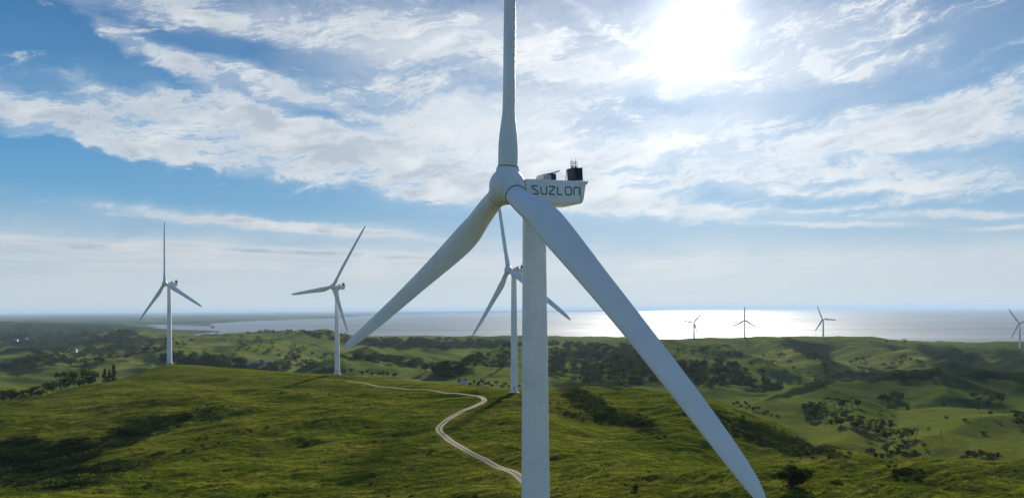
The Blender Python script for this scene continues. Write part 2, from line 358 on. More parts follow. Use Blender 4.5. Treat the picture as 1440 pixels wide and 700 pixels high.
# named spurs and combes of the far hills
SPURS = [(_sp((1085, 2230), (1120, 2100), (1175, 1600)), 31.2, 80), (_sp((1205, 2200), (1262, 2000), (1335, 1550)), 33.8, 80), (_sp((1340, 2060), (1400, 1900), (1470, 1600)), 31.2, 80),
         (_sp((1150, 2350), (1180, 2000), (1215, 1600)), -31.2, 75), (_sp((1290, 2300), (1345, 1900), (1400, 1600)), -33.8, 85),
         (_sp((1005, 2150), (1040, 1850), (1085, 1500)), 26.0, 75), (_sp((1050, 2350), (1080, 1900), (1120, 1550)), -20.8, 60), (_sp((930, 2500), (950, 1900), (985, 1400)), 20.8, 80), (_sp((850, 2400), (870, 1800), (880, 1300)), 18.2, 80),
         (_sp((460, 2900), (400, 2300), (330, 1700)), 26.0, 75), (_sp((590, 2500), (520, 1900), (470, 1400)), 26.0, 75), (_sp((330, 2700), (290, 2200), (230, 1700)), 20.8, 75),
         (_sp((745, 2300), (690, 1700), (640, 1250)), 26.0, 70), (_sp((540, 2600), (470, 2000), (410, 1550)), -22.1, 65), (_sp((680, 2300), (620, 1700), (590, 1350)), -23.4, 65),
         (_sp((60, 4200), (90, 3000), (150, 2000)), -23.4, 160), (_sp((200, 3600), (150, 2600), (40, 1700)), 28.6, 140), (_sp((-60, 5400), (80, 5000), (190, 5600)), 31.2, 320), (_sp((-120, 3700), (30, 3400), (130, 3900)), 26.0, 220), (_sp((-60, 2500), (50, 2300), (120, 2500)), 20.8, 120), (_sp((-100, 3000), (60, 2900), (170, 3150)), 22, 130), (_sp((-80, 6600), (120, 6300), (230, 6500)), 28, 300), (_sp((60, 8200), (200, 7400)), 23.4, 380),
         # knuckles and hollows of the near hills
         (_sp((1060, 930), (1180, 1080), (1310, 1090), (1460, 1090)), 8.0, 45), (_sp((1310, 640), (1375, 720), (1440, 735)), 11.2, 45), (_sp((1215, 560), (1255, 700), (1262, 900)), -14.4, 45), (_sp((1130, 700), (1150, 860)), -9.6, 40), (_sp((1180, 640), (1215, 860)), 9.6, 35),
         (_sp((-10, 372), (110, 400), (240, 408), (300, 420)), 2.4, 16), (_sp((-10, 300), (150, 330), (260, 362)), -3.6, 18), (_sp((330, 300), (420, 330), (500, 340)), 2.4, 14), (_sp((300, 262), (420, 292), (520, 300)), -2.4, 12), (_sp((200, 560), (330, 520), (470, 500)), -2.4, 18)]
def height(x, y, micro=True):
    x = np.asarray(x, float); y = np.asarray(y, float)
    z, u, d, r = base_height(x, y)
    near = 1 - smooth(r, 430, 900)
    far = smooth(r, 700, 1500)
    coast = 1 - smooth(-z, 90, 112)
    # spurs and gullies of the far hills
    wx = x + 70 * vnoise(x / 420, y / 420, 3); wy = y + 70 * vnoise(x / 420, y / 420, 4)
    calm = 1 - 0.5 * smooth(d, 2150, 2500) * (1 - smooth(d, 4000, 5000)) * smooth(u, 200, 330)
    fade = 1 - 0.5 * smooth(r, 4000, 9000)
    rg1 = ridged(wx / 430, wy / 520, 2, 11) - 0.6
    rg2 = ridged(wx / 190 + .3 * rg1, wy / 230, 3, 19) - 0.7
    z = z + far * coast * calm * fade * (12.0 * rg1 + 9.0 * rg2 + 2.0 * fbm(x / 70, y / 80, 2, 23))
    mid = smooth(u, 860, 1000) * smooth(r, 450, 640) * (1 - smooth(r, 900, 1500))
    z = z + mid * (2.5 * rg1 + 4.0 * rg2)
    for pts, amp, wd in SPURS:
        b = np.full(np.shape(z), 1e9); tt = np.zeros_like(z)
        for k, (p, q) in enumerate(zip(pts[:-1], pts[1:])):
            vx, vy = q[0] - p[0], q[1] - p[1]
            t = np.clip(((x - p[0]) * vx + (y - p[1]) * vy) / (vx * vx + vy * vy), 0, 1)
            dd = np.hypot(x - p[0] - t * vx, y - p[1] - t * vy)
            b = np.minimum(b, dd)
        z = z + amp * np.exp(-(b / wd) ** 1.4)
    # far lowland: gentle swells
    z = z + smooth(r, 5000, 12000) * coast * 5 * fbm(x / 1800, y / 2600, 2, 77)
    # rolling of the near ridge
    z = z + near * smooth(r, 110, 190) * (1.6 * fbm(x / 70, y / 45, 2, 5) + 0.9 * fbm(x / 24, y / 17, 2, 6))
    if TRACK is not None:
        tm = np.zeros_like(z); best = np.full(z.shape, 1e9); zt = np.zeros_like(z)
        sel = (r > 150) & (r < 700) & (u > 300) & (u < 900)
        xs = x[sel]; ys = y[sel]; b = np.full(xs.shape, 1e9); zz = np.zeros_like(xs)
        for p, q in zip(TRACK[:-1], TRACK[1:]):
            vx, vy = q[0] - p[0], q[1] - p[1]; L2 = vx * vx + vy * vy
            t = np.clip(((xs - p[0]) * vx + (ys - p[1]) * vy) / L2, 0, 1)
            dd = np.hypot(xs - p[0] - t * vx, ys - p[1] - t * vy)
            c = dd < b; b = np.where(c, dd, b); zz = np.where(c, p[2] + t * (q[2] - p[2]), zz)
        w = 1 - smooth(b, 2.6, 7.0)
        z[sel] = z[sel] * (1 - w) + zz * w
        tm[sel] = 1 - smooth(b, 2.4, 4.2)
    else:
        tm = 0.0
    if micro:
        w = near * (1 - tm) * smooth(r, 60, 130)
        p1 = x * 0.82 + y * 0.57; p2 = y * 0.82 - x * 0.57
        z = z + w * (0.55 * (ridged(p1 / 30, p2 / 7.0, 2, 51) - .4) * (0.4 + 0.6 * smooth(vnoise(x / 60, y / 60, 9), -.3, .5)) + 0.20 * fbm(x / 3.2, y / 2.6, 2, 61))
    return z

def ground(px, py, dmin=120, dmax=9000):
    """where the sight line through a point of the photograph meets the land"""
    dv = direction(px, py)
    lo, hi = math.log(dmin), math.log(dmax)
    for n_s in (420, 24):
        d = np.exp(np.linspace(lo, hi, n_s))
        hz = height(dv.x * d, d, False)
        hit = np.nonzero(CAMZ + dv.z * d < hz)[0]
        if len(hit) == 0: return None
        k = hit[0]
        if k == 0: break
        lo, hi = math.log(d[k - 1]), math.log(d[k]) + 1e-6
    return Vector((dv.x * d[k], d[k], hz[k]))
def z_at(x, y, micro=False):
    return float(height(np.array([x]), np.array([y]), micro)[0])

def _smooth_line(pts, n):
    P = [Vector(p) for p in pts]; P = [P[0] * 2 - P[1]] + P + [P[-1] * 2 - P[-2]]
    out = []
    for i in range(1, len(P) - 2):
        for k in range(n):
            t = k / n
            out.append(0.5 * ((2 * P[i]) + (P[i + 1] - P[i - 1]) * t + (2 * P[i - 1] - 5 * P[i] + 4 * P[i + 1] - P[i + 2]) * t * t + (3 * P[i] - P[i - 1] - 3 * P[i + 1] + P[i + 2]) * t ** 3))
    out.append(P[-2]); return out
_tp = [ground(*p) for p in TRACK_PX]
_tp = [p for p in _tp if p is not None]
_tl = _smooth_line(_tp, 6)
_zs = np.array([z_at(p.x, p.y) for p in _tl])
for _ in range(4): _zs[1:-1] = (_zs[:-2] + 2 * _zs[1:-1] + _zs[2:]) / 4
TRACK = [(p.x, p.y, float(z)) for p, z in zip(_tl, _zs)]

def mesh_obj(name, verts, faces, mat, parent=None, smooth_sh=True, kind=None):
    me = bpy.data.meshes.new(name)
    me.from_pydata([tuple(v) for v in verts], [], faces)
    if mat is not None:
        for q in (mat if isinstance(mat, (list, tuple)) else [mat]): me.materials.append(q)
    if smooth_sh: me.polygons.foreach_set('use_smooth', [True] * len(me.polygons))
    me.update()
    o = bpy.data.objects.new(name, me); COL.objects.link(o)
    if parent is not None: o.parent = parent
    if kind: o['kind'] = kind
    return o

def material(name):
    m = bpy.data.materials.new(name); m.use_nodes = True
    m.node_tree.nodes.clear()
    return m, NT(m.node_tree)
def finish(N, shader, disp=None):
    o = N.n('ShaderNodeOutputMaterial'); N.t.links.new(shader, o.inputs[0])
def principled(N, color, rough=0.8, spec=0.3, normal=None, **kw):
    b = N.n('ShaderNodeBsdfPrincipled')
    if isinstance(color, (tuple, list)): color = (*color, 1)
    N.put(b.inputs['Base Color'], color); N.put(b.inputs['Roughness'], rough)
    N.put(b.inputs['Specular IOR Level'], spec)
    if normal is not None: N.put(b.inputs['Normal'], normal)
    for k, v in kw.items(): N.put(b.inputs[k], v)
    return b.outputs[0]
def bump(N, h, strength=0.5, dist=0.1):
    b = N.n('ShaderNodeBump'); N.put(b.inputs['Height'], h)
    b.inputs['Strength'].default_value = strength; b.inputs['Distance'].default_value = dist
    return b.outputs[0]

# gorse and bracken cover, plus hill-flank shade painted in as dark ground (patches: centre, half axes in the photo, tilt)
SCRUB_SHADE = [(60, 650, 110, 26, -16, 1.0), (190, 608, 95, 16, -16, .95), (290, 577, 45, 8, -10, .6), (20, 640, 60, 30, -10, .9),
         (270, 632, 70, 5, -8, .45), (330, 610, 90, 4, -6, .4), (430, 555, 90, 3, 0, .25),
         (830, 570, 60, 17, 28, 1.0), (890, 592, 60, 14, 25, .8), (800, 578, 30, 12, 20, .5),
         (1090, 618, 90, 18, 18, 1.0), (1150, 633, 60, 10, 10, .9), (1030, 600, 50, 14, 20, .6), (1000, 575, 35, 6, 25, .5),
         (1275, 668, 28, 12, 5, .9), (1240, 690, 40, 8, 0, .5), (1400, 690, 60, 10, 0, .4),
         (1130, 488, 50, 13, 8, .9), (1150, 497, 28, 10, 20, .9), (1340, 500, 70, 12, 12, .9), (1390, 520, 60, 14, 14, 1.0), (1400, 500, 40, 8, 6, .6),  # far hill flanks: their shaded sides put in as dark colour
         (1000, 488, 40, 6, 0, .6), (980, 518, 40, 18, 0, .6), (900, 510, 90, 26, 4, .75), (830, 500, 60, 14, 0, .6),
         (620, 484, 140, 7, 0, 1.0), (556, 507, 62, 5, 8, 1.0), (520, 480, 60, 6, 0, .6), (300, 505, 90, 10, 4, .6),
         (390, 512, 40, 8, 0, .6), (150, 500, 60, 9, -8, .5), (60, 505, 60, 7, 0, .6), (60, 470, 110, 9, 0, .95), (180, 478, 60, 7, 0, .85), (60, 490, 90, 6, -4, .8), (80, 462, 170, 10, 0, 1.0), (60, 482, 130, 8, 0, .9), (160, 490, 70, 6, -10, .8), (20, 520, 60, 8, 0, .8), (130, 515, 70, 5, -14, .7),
         (1400, 521, 95, 15, 6, 1.4), (1240, 528, 85, 8, -2, 1.3), (1130, 547, 55, 6, -16, 1.2), (1340, 682, 120, 20, 3, .55), (120, 668, 150, 20, -12, .75), (1430, 505, 40, 16, 14, .9), (480, 500, 60, 3, 10, .7), (700, 520, 50, 3, -30, .7), (640, 520, 40, 8, 10, .8), (850, 540, 110, 8, 0, .8), (420, 497, 50, 4, -30, .6), (340, 490, 40, 4, -30, .6)]  # includes painted dark behind the right hill's crest and in the lower corners

def build_ground():
    a1 = np.arange(-41, 41.0001, 0.085)
    a0 = np.concatenate([np.arange(-180, -60, 6.0), np.arange(-60, -41, 0.8)])
    a2 = -a0[::-1]
    az = np.radians(np.concatenate([a0, a1, a2[:-1]]))
    r = [6.0]
    while r[-1] < 170000:
        q = r[-1]
        f = 1.09 if q < 110 else (1.0042 if q < 640 else (1.0085 if q < 5200 else (1.03 if q < 20000 else 1.12)))
        r.append(q * f)
    r = np.array(r)
    A, Rr = np.meshgrid(az, r)            # rows = rings
    X = (np.sin(A) * Rr).ravel(); Y = (np.cos(A) * Rr).ravel()
    Z = height(X, Y, True)
    # far shore: lowland to the left, water to the right and in the bays
    _, u, d, rr = base_height(X, Y)
    row = HY + (CAMZ - SEA) * FPX / d
    jag = 14 * vnoise(X / 1500, Y / 1500, 91) + 8 * vnoise(X / 500, Y / 500, 92)
    fl = smooth(d, 5600, 6300)
    c1 = np.interp(row, [436, 437, 438.5, 440, 442, 444, 446, 448, 450, 452, 454, 457, 460, 464, 470],
                        [940, 930, 860, 640, 520, 500, 480, 410, 350, 318, 300, 300, 330, 350, 360]) + jag * np.interp(row, [437, 445, 460], [1, 1, 1])
    land = smooth(c1 - u, -5, 10)
    bay = np.exp(-(((u - 262 + jag) / 58) ** 4 + ((row - 458.5 - (u - 262) * .035) / 3.0) ** 4))
    zl = -106.0 + 3.0 * fbm(X / 900, Y / 1500, 2, 93) + np.clip((d - 9000) / 9000, 0, 1) * 4 + np.clip((d - 40000) / 30000, 0, 1) * 20
    zl = np.maximum(zl, -108.2)
    seab = -117.0
    shore = seab + (zl - seab) * land
    shore = shore + (seab - shore) * np.clip(bay * 1.6, 0, 1)
    front = np.abs(np.arctan2(X, Y)) < 0.9
    left = np.arctan2(X, Y) < 0
    # hills on the left keep their height out to about 9 km
    keep = 1 - smooth(u, 150, 260)
    Zf = np.where(keep > 0, np.maximum(Z * 1.0, zl) * keep + shore * (1 - keep), shore)
    Z = Z * (1 - fl) + Zf * fl
    Z = np.maximum(Z, -117.5)
    nr, nc = len(r), len(az)
    verts = np.stack([X, Y, Z], 1)
    verts = np.vstack([verts, [[0, 0, verts[:nc, 2].mean()]]])
    i = np.arange(nr - 1)[:, None]; j = np.arange(nc)[None, :]; j2 = (j + 1) % nc
    q = np.stack([(i * nc + j), (i * nc + j2), ((i + 1) * nc + j2), ((i + 1) * nc + j)], -1).reshape(-1, 4)[:, ::-1]
    t = np.stack([np.full(nc, nr * nc), np.arange(nc), (np.arange(nc) + 1) % nc], 1)[:, ::-1]
    me = bpy.data.meshes.new('ground')
    me.vertices.add(len(verts)); me.vertices.foreach_set('co', verts.astype(np.float32).ravel())
    nl = q.size + t.size
    me.loops.add(nl); me.loops.foreach_set('vertex_index', np.concatenate([q.ravel(), t.ravel()]).astype(np.int32))
    me.polygons.add(len(q) + len(t))
    ls = np.concatenate([np.arange(len(q)) * 4, q.size + np.arange(len(t)) * 3]).astype(np.int32)
    me.polygons.foreach_set('loop_start', ls)
    me.polygons.foreach_set('use_smooth', np.ones(len(q) + len(t), bool))
    me.update(calc_edges=True); me.validate()
    # scrub cover plus painted flank shade, carried as an attribute of the land
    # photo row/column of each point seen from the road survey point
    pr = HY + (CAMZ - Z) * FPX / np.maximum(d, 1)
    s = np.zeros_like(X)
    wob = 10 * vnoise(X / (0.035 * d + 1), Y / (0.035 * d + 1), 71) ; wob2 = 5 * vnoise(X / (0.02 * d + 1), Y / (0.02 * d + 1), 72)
    for (cx_, cy_, a_, b_, an, w_) in SCRUB_SHADE:
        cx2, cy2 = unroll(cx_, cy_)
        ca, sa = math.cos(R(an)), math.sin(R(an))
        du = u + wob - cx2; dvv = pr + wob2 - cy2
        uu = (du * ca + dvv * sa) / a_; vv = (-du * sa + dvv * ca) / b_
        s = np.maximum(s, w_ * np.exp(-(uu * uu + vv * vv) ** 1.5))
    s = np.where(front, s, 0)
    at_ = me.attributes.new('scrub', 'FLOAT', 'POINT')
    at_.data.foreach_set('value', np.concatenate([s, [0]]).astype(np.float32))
    o = bpy.data.objects.new('ground', me); COL.objects.link(o); o['kind'] = 'structure'
    return o

gm_, N = material('pasture')
pos = N.n('ShaderNodeNewGeometry').outputs['Position']
px_, py_, pz_ = N.sep(pos)
dist = N.vm('LENGTH', pos)
farw = N.sstep(dist, 420.0, 1100.0)
flatp = N.xyz(px_, py_, 0.0)
nA = N.noise(flatp, 1 / 140.0, 4, 0.55)
nB = N.noise(N.xyz(N.mul(px_, 0.45), py_, 0.0), 1 / 22.0, 5, 0.62)
nC = N.noise(N.xyz(N.mul(px_, 0.55), py_, 0.0), 1 / 3.4, 5, 0.68, 0.4)
nD = N.noise(flatp, 1 / 0.9, 3, 0.6)
nH = N.noise(flatp, 1 / 48.0, 5, .62, .3)
nF = N.noise(flatp, 1 / 600.0, 5, 0.6, 0.5)
gr = N.ramp(nB, [(0.28, (.036, .054, .004)), (0.45, (.075, .098, .007)), (0.58, (.126, .140, .012)), (0.75, (.195, .185, .028))])
gr = N.mix(N.sstep(nA, 0.44, 0.58), gr, N.mix(0.60, gr, (.150, .150, .016)))
gr = N.mix(N.mul(N.sstep(nH, 0.52, 0.66), 0.40), gr, (.150, .125, .030))
tex = N.sstep(nC, 0.36, 0.60)
gr = N.mix(N.mul(N.sub(1.0, tex), 0.62), gr, (.014, .026, .005))
gr = N.mix(N.mul(N.sstep(nC, 0.60, 0.72), 0.55), gr, (.23, .21, .065))
gr = N.mix(N.mul(N.sstep(N.noise(flatp, 1 / 11.0, 5, .68, .5), 0.60, 0.70), 0.5), gr, (.20, .175, .06))
fr = N.ramp(nF, [(0.30, (.044, .064, .012)), (0.46, (.082, .106, .020)), (0.58, (.122, .138, .030)), (0.72, (.168, .160, .046))])
nG = N.noise(flatp, 1 / 38.0, 5, 0.65)
fr = N.mix(N.mul(N.sstep(nG, 0.54, 0.66), 0.5), fr, (.018, .032, .006))
base = N.mix(farw, gr, fr)
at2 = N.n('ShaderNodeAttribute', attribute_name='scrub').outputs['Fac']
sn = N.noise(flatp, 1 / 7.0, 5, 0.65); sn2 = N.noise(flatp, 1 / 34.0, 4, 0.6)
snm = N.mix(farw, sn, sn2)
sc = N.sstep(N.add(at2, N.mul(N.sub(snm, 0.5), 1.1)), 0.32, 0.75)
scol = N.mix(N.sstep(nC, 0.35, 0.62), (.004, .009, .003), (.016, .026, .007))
base = N.mix(N.mul(sc, 0.95), base, scol)  # dark cover colour, doubling as painted shade on the hill flanks
# coastal plain far off: patchwork of fields
vor = N.n('ShaderNodeTexVoronoi'); N.put(vor.inputs['Vector'], N.xyz(N.mul(px_, 0.7), N.mul(py_, 0.4), 0.0)); vor.inputs['Scale'].default_value = 1 / 520.0
vc = N.sep(vor.outputs['Color'])[0]
pl = N.ramp(vc, [(0.0, (.010, .022, .008)), (0.45, (.020, .036, .010)), (0.72, (.038, .052, .016)), (0.93, (.10, .095, .05)), (1.0, (.18, .16, .10))])
base = N.mix(N.sstep(dist, 4200.0, 7000.0), base, pl)
p1 = N.add(N.mul(px_, .82), N.mul(py_, .57)); p2 = N.sub(N.mul(py_, .82), N.mul(px_, .57))
tr1 = N.noise(N.vm('ADD', N.xyz(N.mul(p1, 0.020), N.mul(p2, 0.20), 0.0), N.vm('MULTIPLY', N.noise(flatp, 1 / 30.0, 3, .5, color=True), (.6, 1.6, 0))), 1.0, 5, 0.62)
line = N.sub(1.0, N.sstep(N.m('ABSOLUTE', N.sub(tr1, 0.52)), 0.012, 0.055))
line = N.mul(N.mul(line, N.sstep(nC, .34, .56)), N.sub(1.0, farw))
base = N.mix(N.mul(line, 0.62), base, (.016, .026, .005))
h = N.add(N.mul(nC, 0.75), N.mul(nD, 0.22))
nrm = bump(N, h, 0.9, 0.75)
finish(N, principled(N, base, 1.0, 0.0, nrm))
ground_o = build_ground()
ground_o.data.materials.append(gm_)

# sea
sm_, N = material('sea_water')
pos = N.n('ShaderNodeNewGeometry').outputs['Position']
x_, y_, _z = N.sep(pos)
w1 = N.noise(N.xyz(N.mul(x_, 0.5), y_, 0.0), 1 / 60.0, 4, 0.6)
w2 = N.noise(N.xyz(N.mul(x_, 0.25), y_, 0.0), 1 / 1500.0, 4, 0.55, 0.3)
rg = N.lin(w2, 0.35, 0.65, 0.50, 0.60)
bw = bump(N, w1, 0.2, 5.0)
w3 = N.noise(N.xyz(N.mul(x_, 1 / 2600.0), N.mul(y_, 1 / 700.0), 0.0), 1.0, 6, 0.62, 0.4)
dif = N.n('ShaderNodeBsdfDiffuse'); dif.inputs[0].default_value = (.105, .145, .175, 1)
glo = N.n('ShaderNodeBsdfAnisotropic'); glo.inputs[0].default_value = (.92, .95, 1, 1); N.put(glo.inputs['Roughness'], rg); N.put(glo.inputs['Normal'], bw)
mx = N.n('ShaderNodeMixShader'); N.put(mx.inputs[0], N.lin(w3, .3, .7, .08, .17)); N.t.links.new(dif.outputs[0], mx.inputs[1]); N.t.links.new(glo.outputs[0], mx.inputs[2])
finish(N, mx.outputs[0])
def disc(name, rad, z, mat, rings):
    v = [(0, 0, z)]; f = []; n = 96
    for q in rings:
        for k in range(n): v.append((q * math.sin(2 * math.pi * k / n), q * math.cos(2 * math.pi * k / n), z))
    for k in range(n): f.append((0, 1 + (k + 1) % n, 1 + k))
    for i in range(len(rings) - 1):
        for k in range(n):
            a = 1 + i * n + k; b = 1 + i * n + (k + 1) % n
            f.append((a, b, b + n, a + n))
    return mesh_obj(name, v, f, mat)
sea_o = disc('sea', 170000, SEA, sm_, [3000, 12000, 50000, 165000]); sea_o['kind'] = 'structure'

# gravel track: one draped sheet with two worn wheel ruts
tm_, N = material('gravel_track')
uv = N.n('ShaderNodeUVMap').outputs[0]
tu, tv, _ = N.sep(uv)
pos = N.n('ShaderNodeNewGeometry').outputs['Position']
c1 = N.noise(pos, 0.9, 5, 0.65); c2 = N.noise(pos, 0.12, 4, 0.6)
off = N.m('ABSOLUTE', N.sub(tu, 0.5))
rut = N.sub(1.0, N.sstep(N.m('ABSOLUTE', N.sub(off, 0.26)), 0.06, 0.15))
edge = N.sstep(N.add(off, N.mul(N.sub(c1, 0.5), 0.34)), 0.40, 0.50)
colr = N.mix(rut, (.11, .095, .065), N.mix(c1, (.15, .128, .095), (.30, .262, .205)))
colr = N.mix(N.mul(N.sub(1.0, N.sstep(off, 0.06, 0.16)), N.sstep(c2, .2, .5)), colr, (.060, .072, .016))
colr = N.mix(edge, colr, (.050, .062, .016))
finish(N, principled(N, colr, 0.95, 0.1, bump(N, c1, 0.4, 0.1)))
def draped_track(name, line, half, lift=0.05, mat=None, fade=None):
    v = []; f = []; uvs = []
    P = [Vector(p) for p in line]; n = len(P); M = 6; s = 0
    rows = []
    for i, p in enumerate(P):
        t = (P[min(i + 1, n - 1)] - P[max(i - 1, 0)]); t.z = 0; t.normalize()
        sd = Vector((t.y, -t.x, 0))
        if i: s += (P[i] - P[i - 1]).length
        hw = half * (1.0 if fade is None else max(0.25, 1 - fade * i / n))
        rows.append([(p + sd * hw * (2 * k / M - 1), k / M, s) for k in range(M + 1)])
    allp = [q for r_ in rows for q in r_]
    zz = height(np.array([q[0].x for q in allp]), np.array([q[0].y for q in allp]), False)
    for q, z in zip(allp, zz):
        e = abs(q[1] - 0.5) * 2
        crown = 0.05 * (1 - e ** 4)
        v.append((q[0].x, q[0].y, z + lift * (1 - e ** 6) + crown - 0.02 * (e > .99))); uvs.append((q[1], q[2]))
    for i in range(n - 1):
        for k in range(M):
            a = i * (M + 1) + k; f.append((a, a + 1, a + M + 2, a + M + 1))
    o = mesh_obj(name, v, f, mat); uvl = o.data.uv_layers.new(name='UVMap')
    for lp in o.data.loops: uvl.data[lp.index].uv = uvs[lp.vertex_index]
    o['kind'] = 'structure'
    return o
trk = _smooth_line(TRACK, 3)
draped_track('gravel_track', trk, 2.0, 0.08, tm_, .35)
# ------------------------------------------------------------------ wind turbines
wm, N = material('white_paint')
tc = N.n('ShaderNodeTexCoord').outputs['Object']
n1 = N.noise(tc, 0.35, 5, 0.6); n2 = N.noise(N.vm('MULTIPLY', tc, (1, 1, 0.06)), 3.0, 4, 0.6)
c = N.mix(N.sstep(n1, 0.40, 0.75), (.88, .87, .845), (.77, .765, .74))
c = N.mix(N.mul(N.sstep(n2, 0.52, 0.74), 0.16), c, (.55, .54, .50))
finish(N, principled(N, c, N.lin(n1, .3, .7, .38, .52), 0.45))
bm_, N = material('blade_gelcoat')
tc = N.n('ShaderNodeTexCoord').outputs['Object']
n1 = N.noise(tc, 0.22, 5, 0.6)
finish(N, principled(N, N.mix(N.sstep(n1, .35, .75), (.88, .87, .85), (.79, .785, .77)), N.lin(n1, .3, .7, .34, .48), 0.45))
def plain(name, col, rough=.6, spec=.4, metal=0.0, var=0.25, sc=6.0):
    m, N = material(name)
    tc = N.n('ShaderNodeTexCoord').outputs['Object']
    n = N.noise(tc, sc, 4, .6)
    finish(N, principled(N, N.mix(n, tuple(q * (1 - var) for q in col), tuple(min(1, q * (1 + var)) for q in col)), rough, spec, Metallic=metal))
    return m
dark_m = plain('dark_metal', (.030, .036, .042), .5)
grey_m = plain('grey_shell', (.50, .52, .53), .5)
teal_m = plain('teal_letters', (.030, .165, .205), .5)
seal_m = plain('grey_seal', (.22, .23, .24), .6)
conc_m = plain('concrete', (.42, .41, .38), .9)

class MB:
    def __init__(s): s.v = []; s.f = []
    def add(s, v, f):
        o = len(s.v); s.v += [Vector(q) for q in v]; s.f += [tuple(i + o for i in q) for q in f]
    def box(s, c, sx, sy, sz, M=None):
        v = [Vector((x * sx / 2, y * sy / 2, z * sz / 2)) for z in (-1, 1) for y in (-1, 1) for x in (-1, 1)]
        if M is not None: v = [M @ q for q in v]
        c = Vector(c)
        s.add([q + c for q in v], [(0, 2, 3, 1), (4, 5, 7, 6), (0, 1, 5, 4), (2, 6, 7, 3), (0, 4, 6, 2), (1, 3, 7, 5)])
    def loft(s, secs, cap=True):
        n = len(secs[0]); v = [p for q in secs for p in q]; f = []
        for i in range(len(secs) - 1):
            for k in range(n):
                a = i * n + k; b = i * n + (k + 1) % n
                f.append((a, b, b + n, a + n))
        if cap: f.append(tuple(range(n))[::-1]); f.append(tuple((len(secs) - 1) * n + k for k in range(n)))
        s.add(v, f)
    def tube(s, pts, r, n=8):
        secs = []
        for i, p in enumerate(pts):
            p = Vector(p); rr = r[i] if isinstance(r, (list, tuple)) else r
            t = (Vector(pts[min(i + 1, len(pts) - 1)]) - Vector(pts[max(i - 1, 0)])).normalized()
            a = t.orthogonal().normalized(); b = t.cross(a)
            secs.append([p + rr * (math.cos(2 * math.pi * k / n) * a + math.sin(2 * math.pi * k / n) * b) for k in range(n)])
        s.loft(secs)
    def build(s, name, mat, parent=None, M=None, smooth_sh=True, bevel=None, auto=None):
        v = [M @ q for q in s.v] if M is not None else s.v
        o = mesh_obj(name, v, s.f, mat, parent, smooth_sh)
        bm = bmesh.new(); bm.from_mesh(o.data)
        bmesh.ops.recalc_face_normals(bm, faces=bm.faces)
        if bevel: bmesh.ops.bevel(bm, geom=list(bm.edges), offset=bevel, segments=2, affect='EDGES', profile=.6)
        bm.to_mesh(o.data); bm.free()
        if smooth_sh:
            o.data.polygons.foreach_set('use_smooth', [True] * len(o.data.polygons))
            o.data.set_sharp_from_angle(angle=R(auto or 38))
        return o

def tag(o, label, cat, group=None):
    o['label'] = label; o['category'] = cat
    if group: o['group'] = group
    return o

def airfoil(n=22):
    pts = []
    for k in range(n):
        a = 2 * math.pi * k / n
        x = 0.5 * (1 + math.cos(a))                      # 1 = leading edge, 0 = trailing edge
        th = 0.5 * (2.969 * math.sqrt(max(1 - x, 0)) - 1.26 * (1 - x) - 3.516 * (1 - x) ** 2 + 2.843 * (1 - x) ** 3 - 1.036 * (1 - x) ** 4)
        pts.append((x, max(th, 0.012) * (1 if a < math.pi else -0.75) if 0 < k < n and k != n // 2 else 0.0))
    return pts
AF = airfoil()
CH_T = [0, .03, .07, .12, .17, .22, .28, .36, .46, .58, .70, .82, .91, .96, .985, 1.0]
CH_C = [2.5, 2.5, 2.55, 3.0, 3.6, 3.95, 3.85, 3.55, 3.15, 2.85, 2.6, 2.3, 1.95, 1.5, .95, .2]
CH_TH = [1, 1, .93, .66, .46, .36, .30, .26, .23, .21, .19, .18, .17, .17, .17, .17]
TW = [14, 14, 14, 13.5, 12.5, 11, 9, 6.5, 4.5, 3, 2, 1.2, .6, .3, .1, 0]

def frame(yaw, tilt):
    a, b = math.sin(yaw), math.cos(yaw)
    n0 = Vector((-a, -b, 0)); e = Vector((b, -a, 0)); z = Vector((0, 0, 1))
    n = n0 * math.cos(tilt) + z * math.sin(tilt); u = z * math.cos(tilt) - n0 * math.sin(tilt)
    return n0, e, n, u

def letter_paths():
    def rnd_path(pts, r=.22, k=4):
        out = [Vector((*pts[0], 0))]
        for i in range(1, len(pts) - 1):
            p, a, b = Vector((*pts[i], 0)), Vector((*pts[i - 1], 0)), Vector((*pts[i + 1], 0))
            ra = min(r, (a - p).length * .45); rb = min(r, (b - p).length * .45)
            s = p + (a - p).normalized() * ra; t = p + (b - p).normalized() * rb
            for j in range(k + 1):
                q = j / k; out.append(s * (1 - q) ** 2 + p * 2 * q * (1 - q) + t * q * q)
        out.append(Vector((*pts[-1], 0))); return out
    S = rnd_path([(.95, 1), (0, 1), (0, .72), (.98, .28), (.98, 0), (0.05, 0)], .10)
    U = rnd_path([(0, 1), (0, 0), (1, 0), (1, 1)], .30)
    Z = rnd_path([(0, 1), (1, 1), (1, .88), (0, .14), (0, 0), (1, 0)], .08)
    L = rnd_path([(0, 1), (0, 0), (.95, 0)], .22)
    O = rnd_path([(.5, 1), (0, 1), (0, 0), (1, 0), (1, 1), (.5, 1)], .30)
    Nn = rnd_path([(0, 0), (0, 1), (1, 1), (1, 0)], .30)
    return [S, U, Z, L, O, Nn]

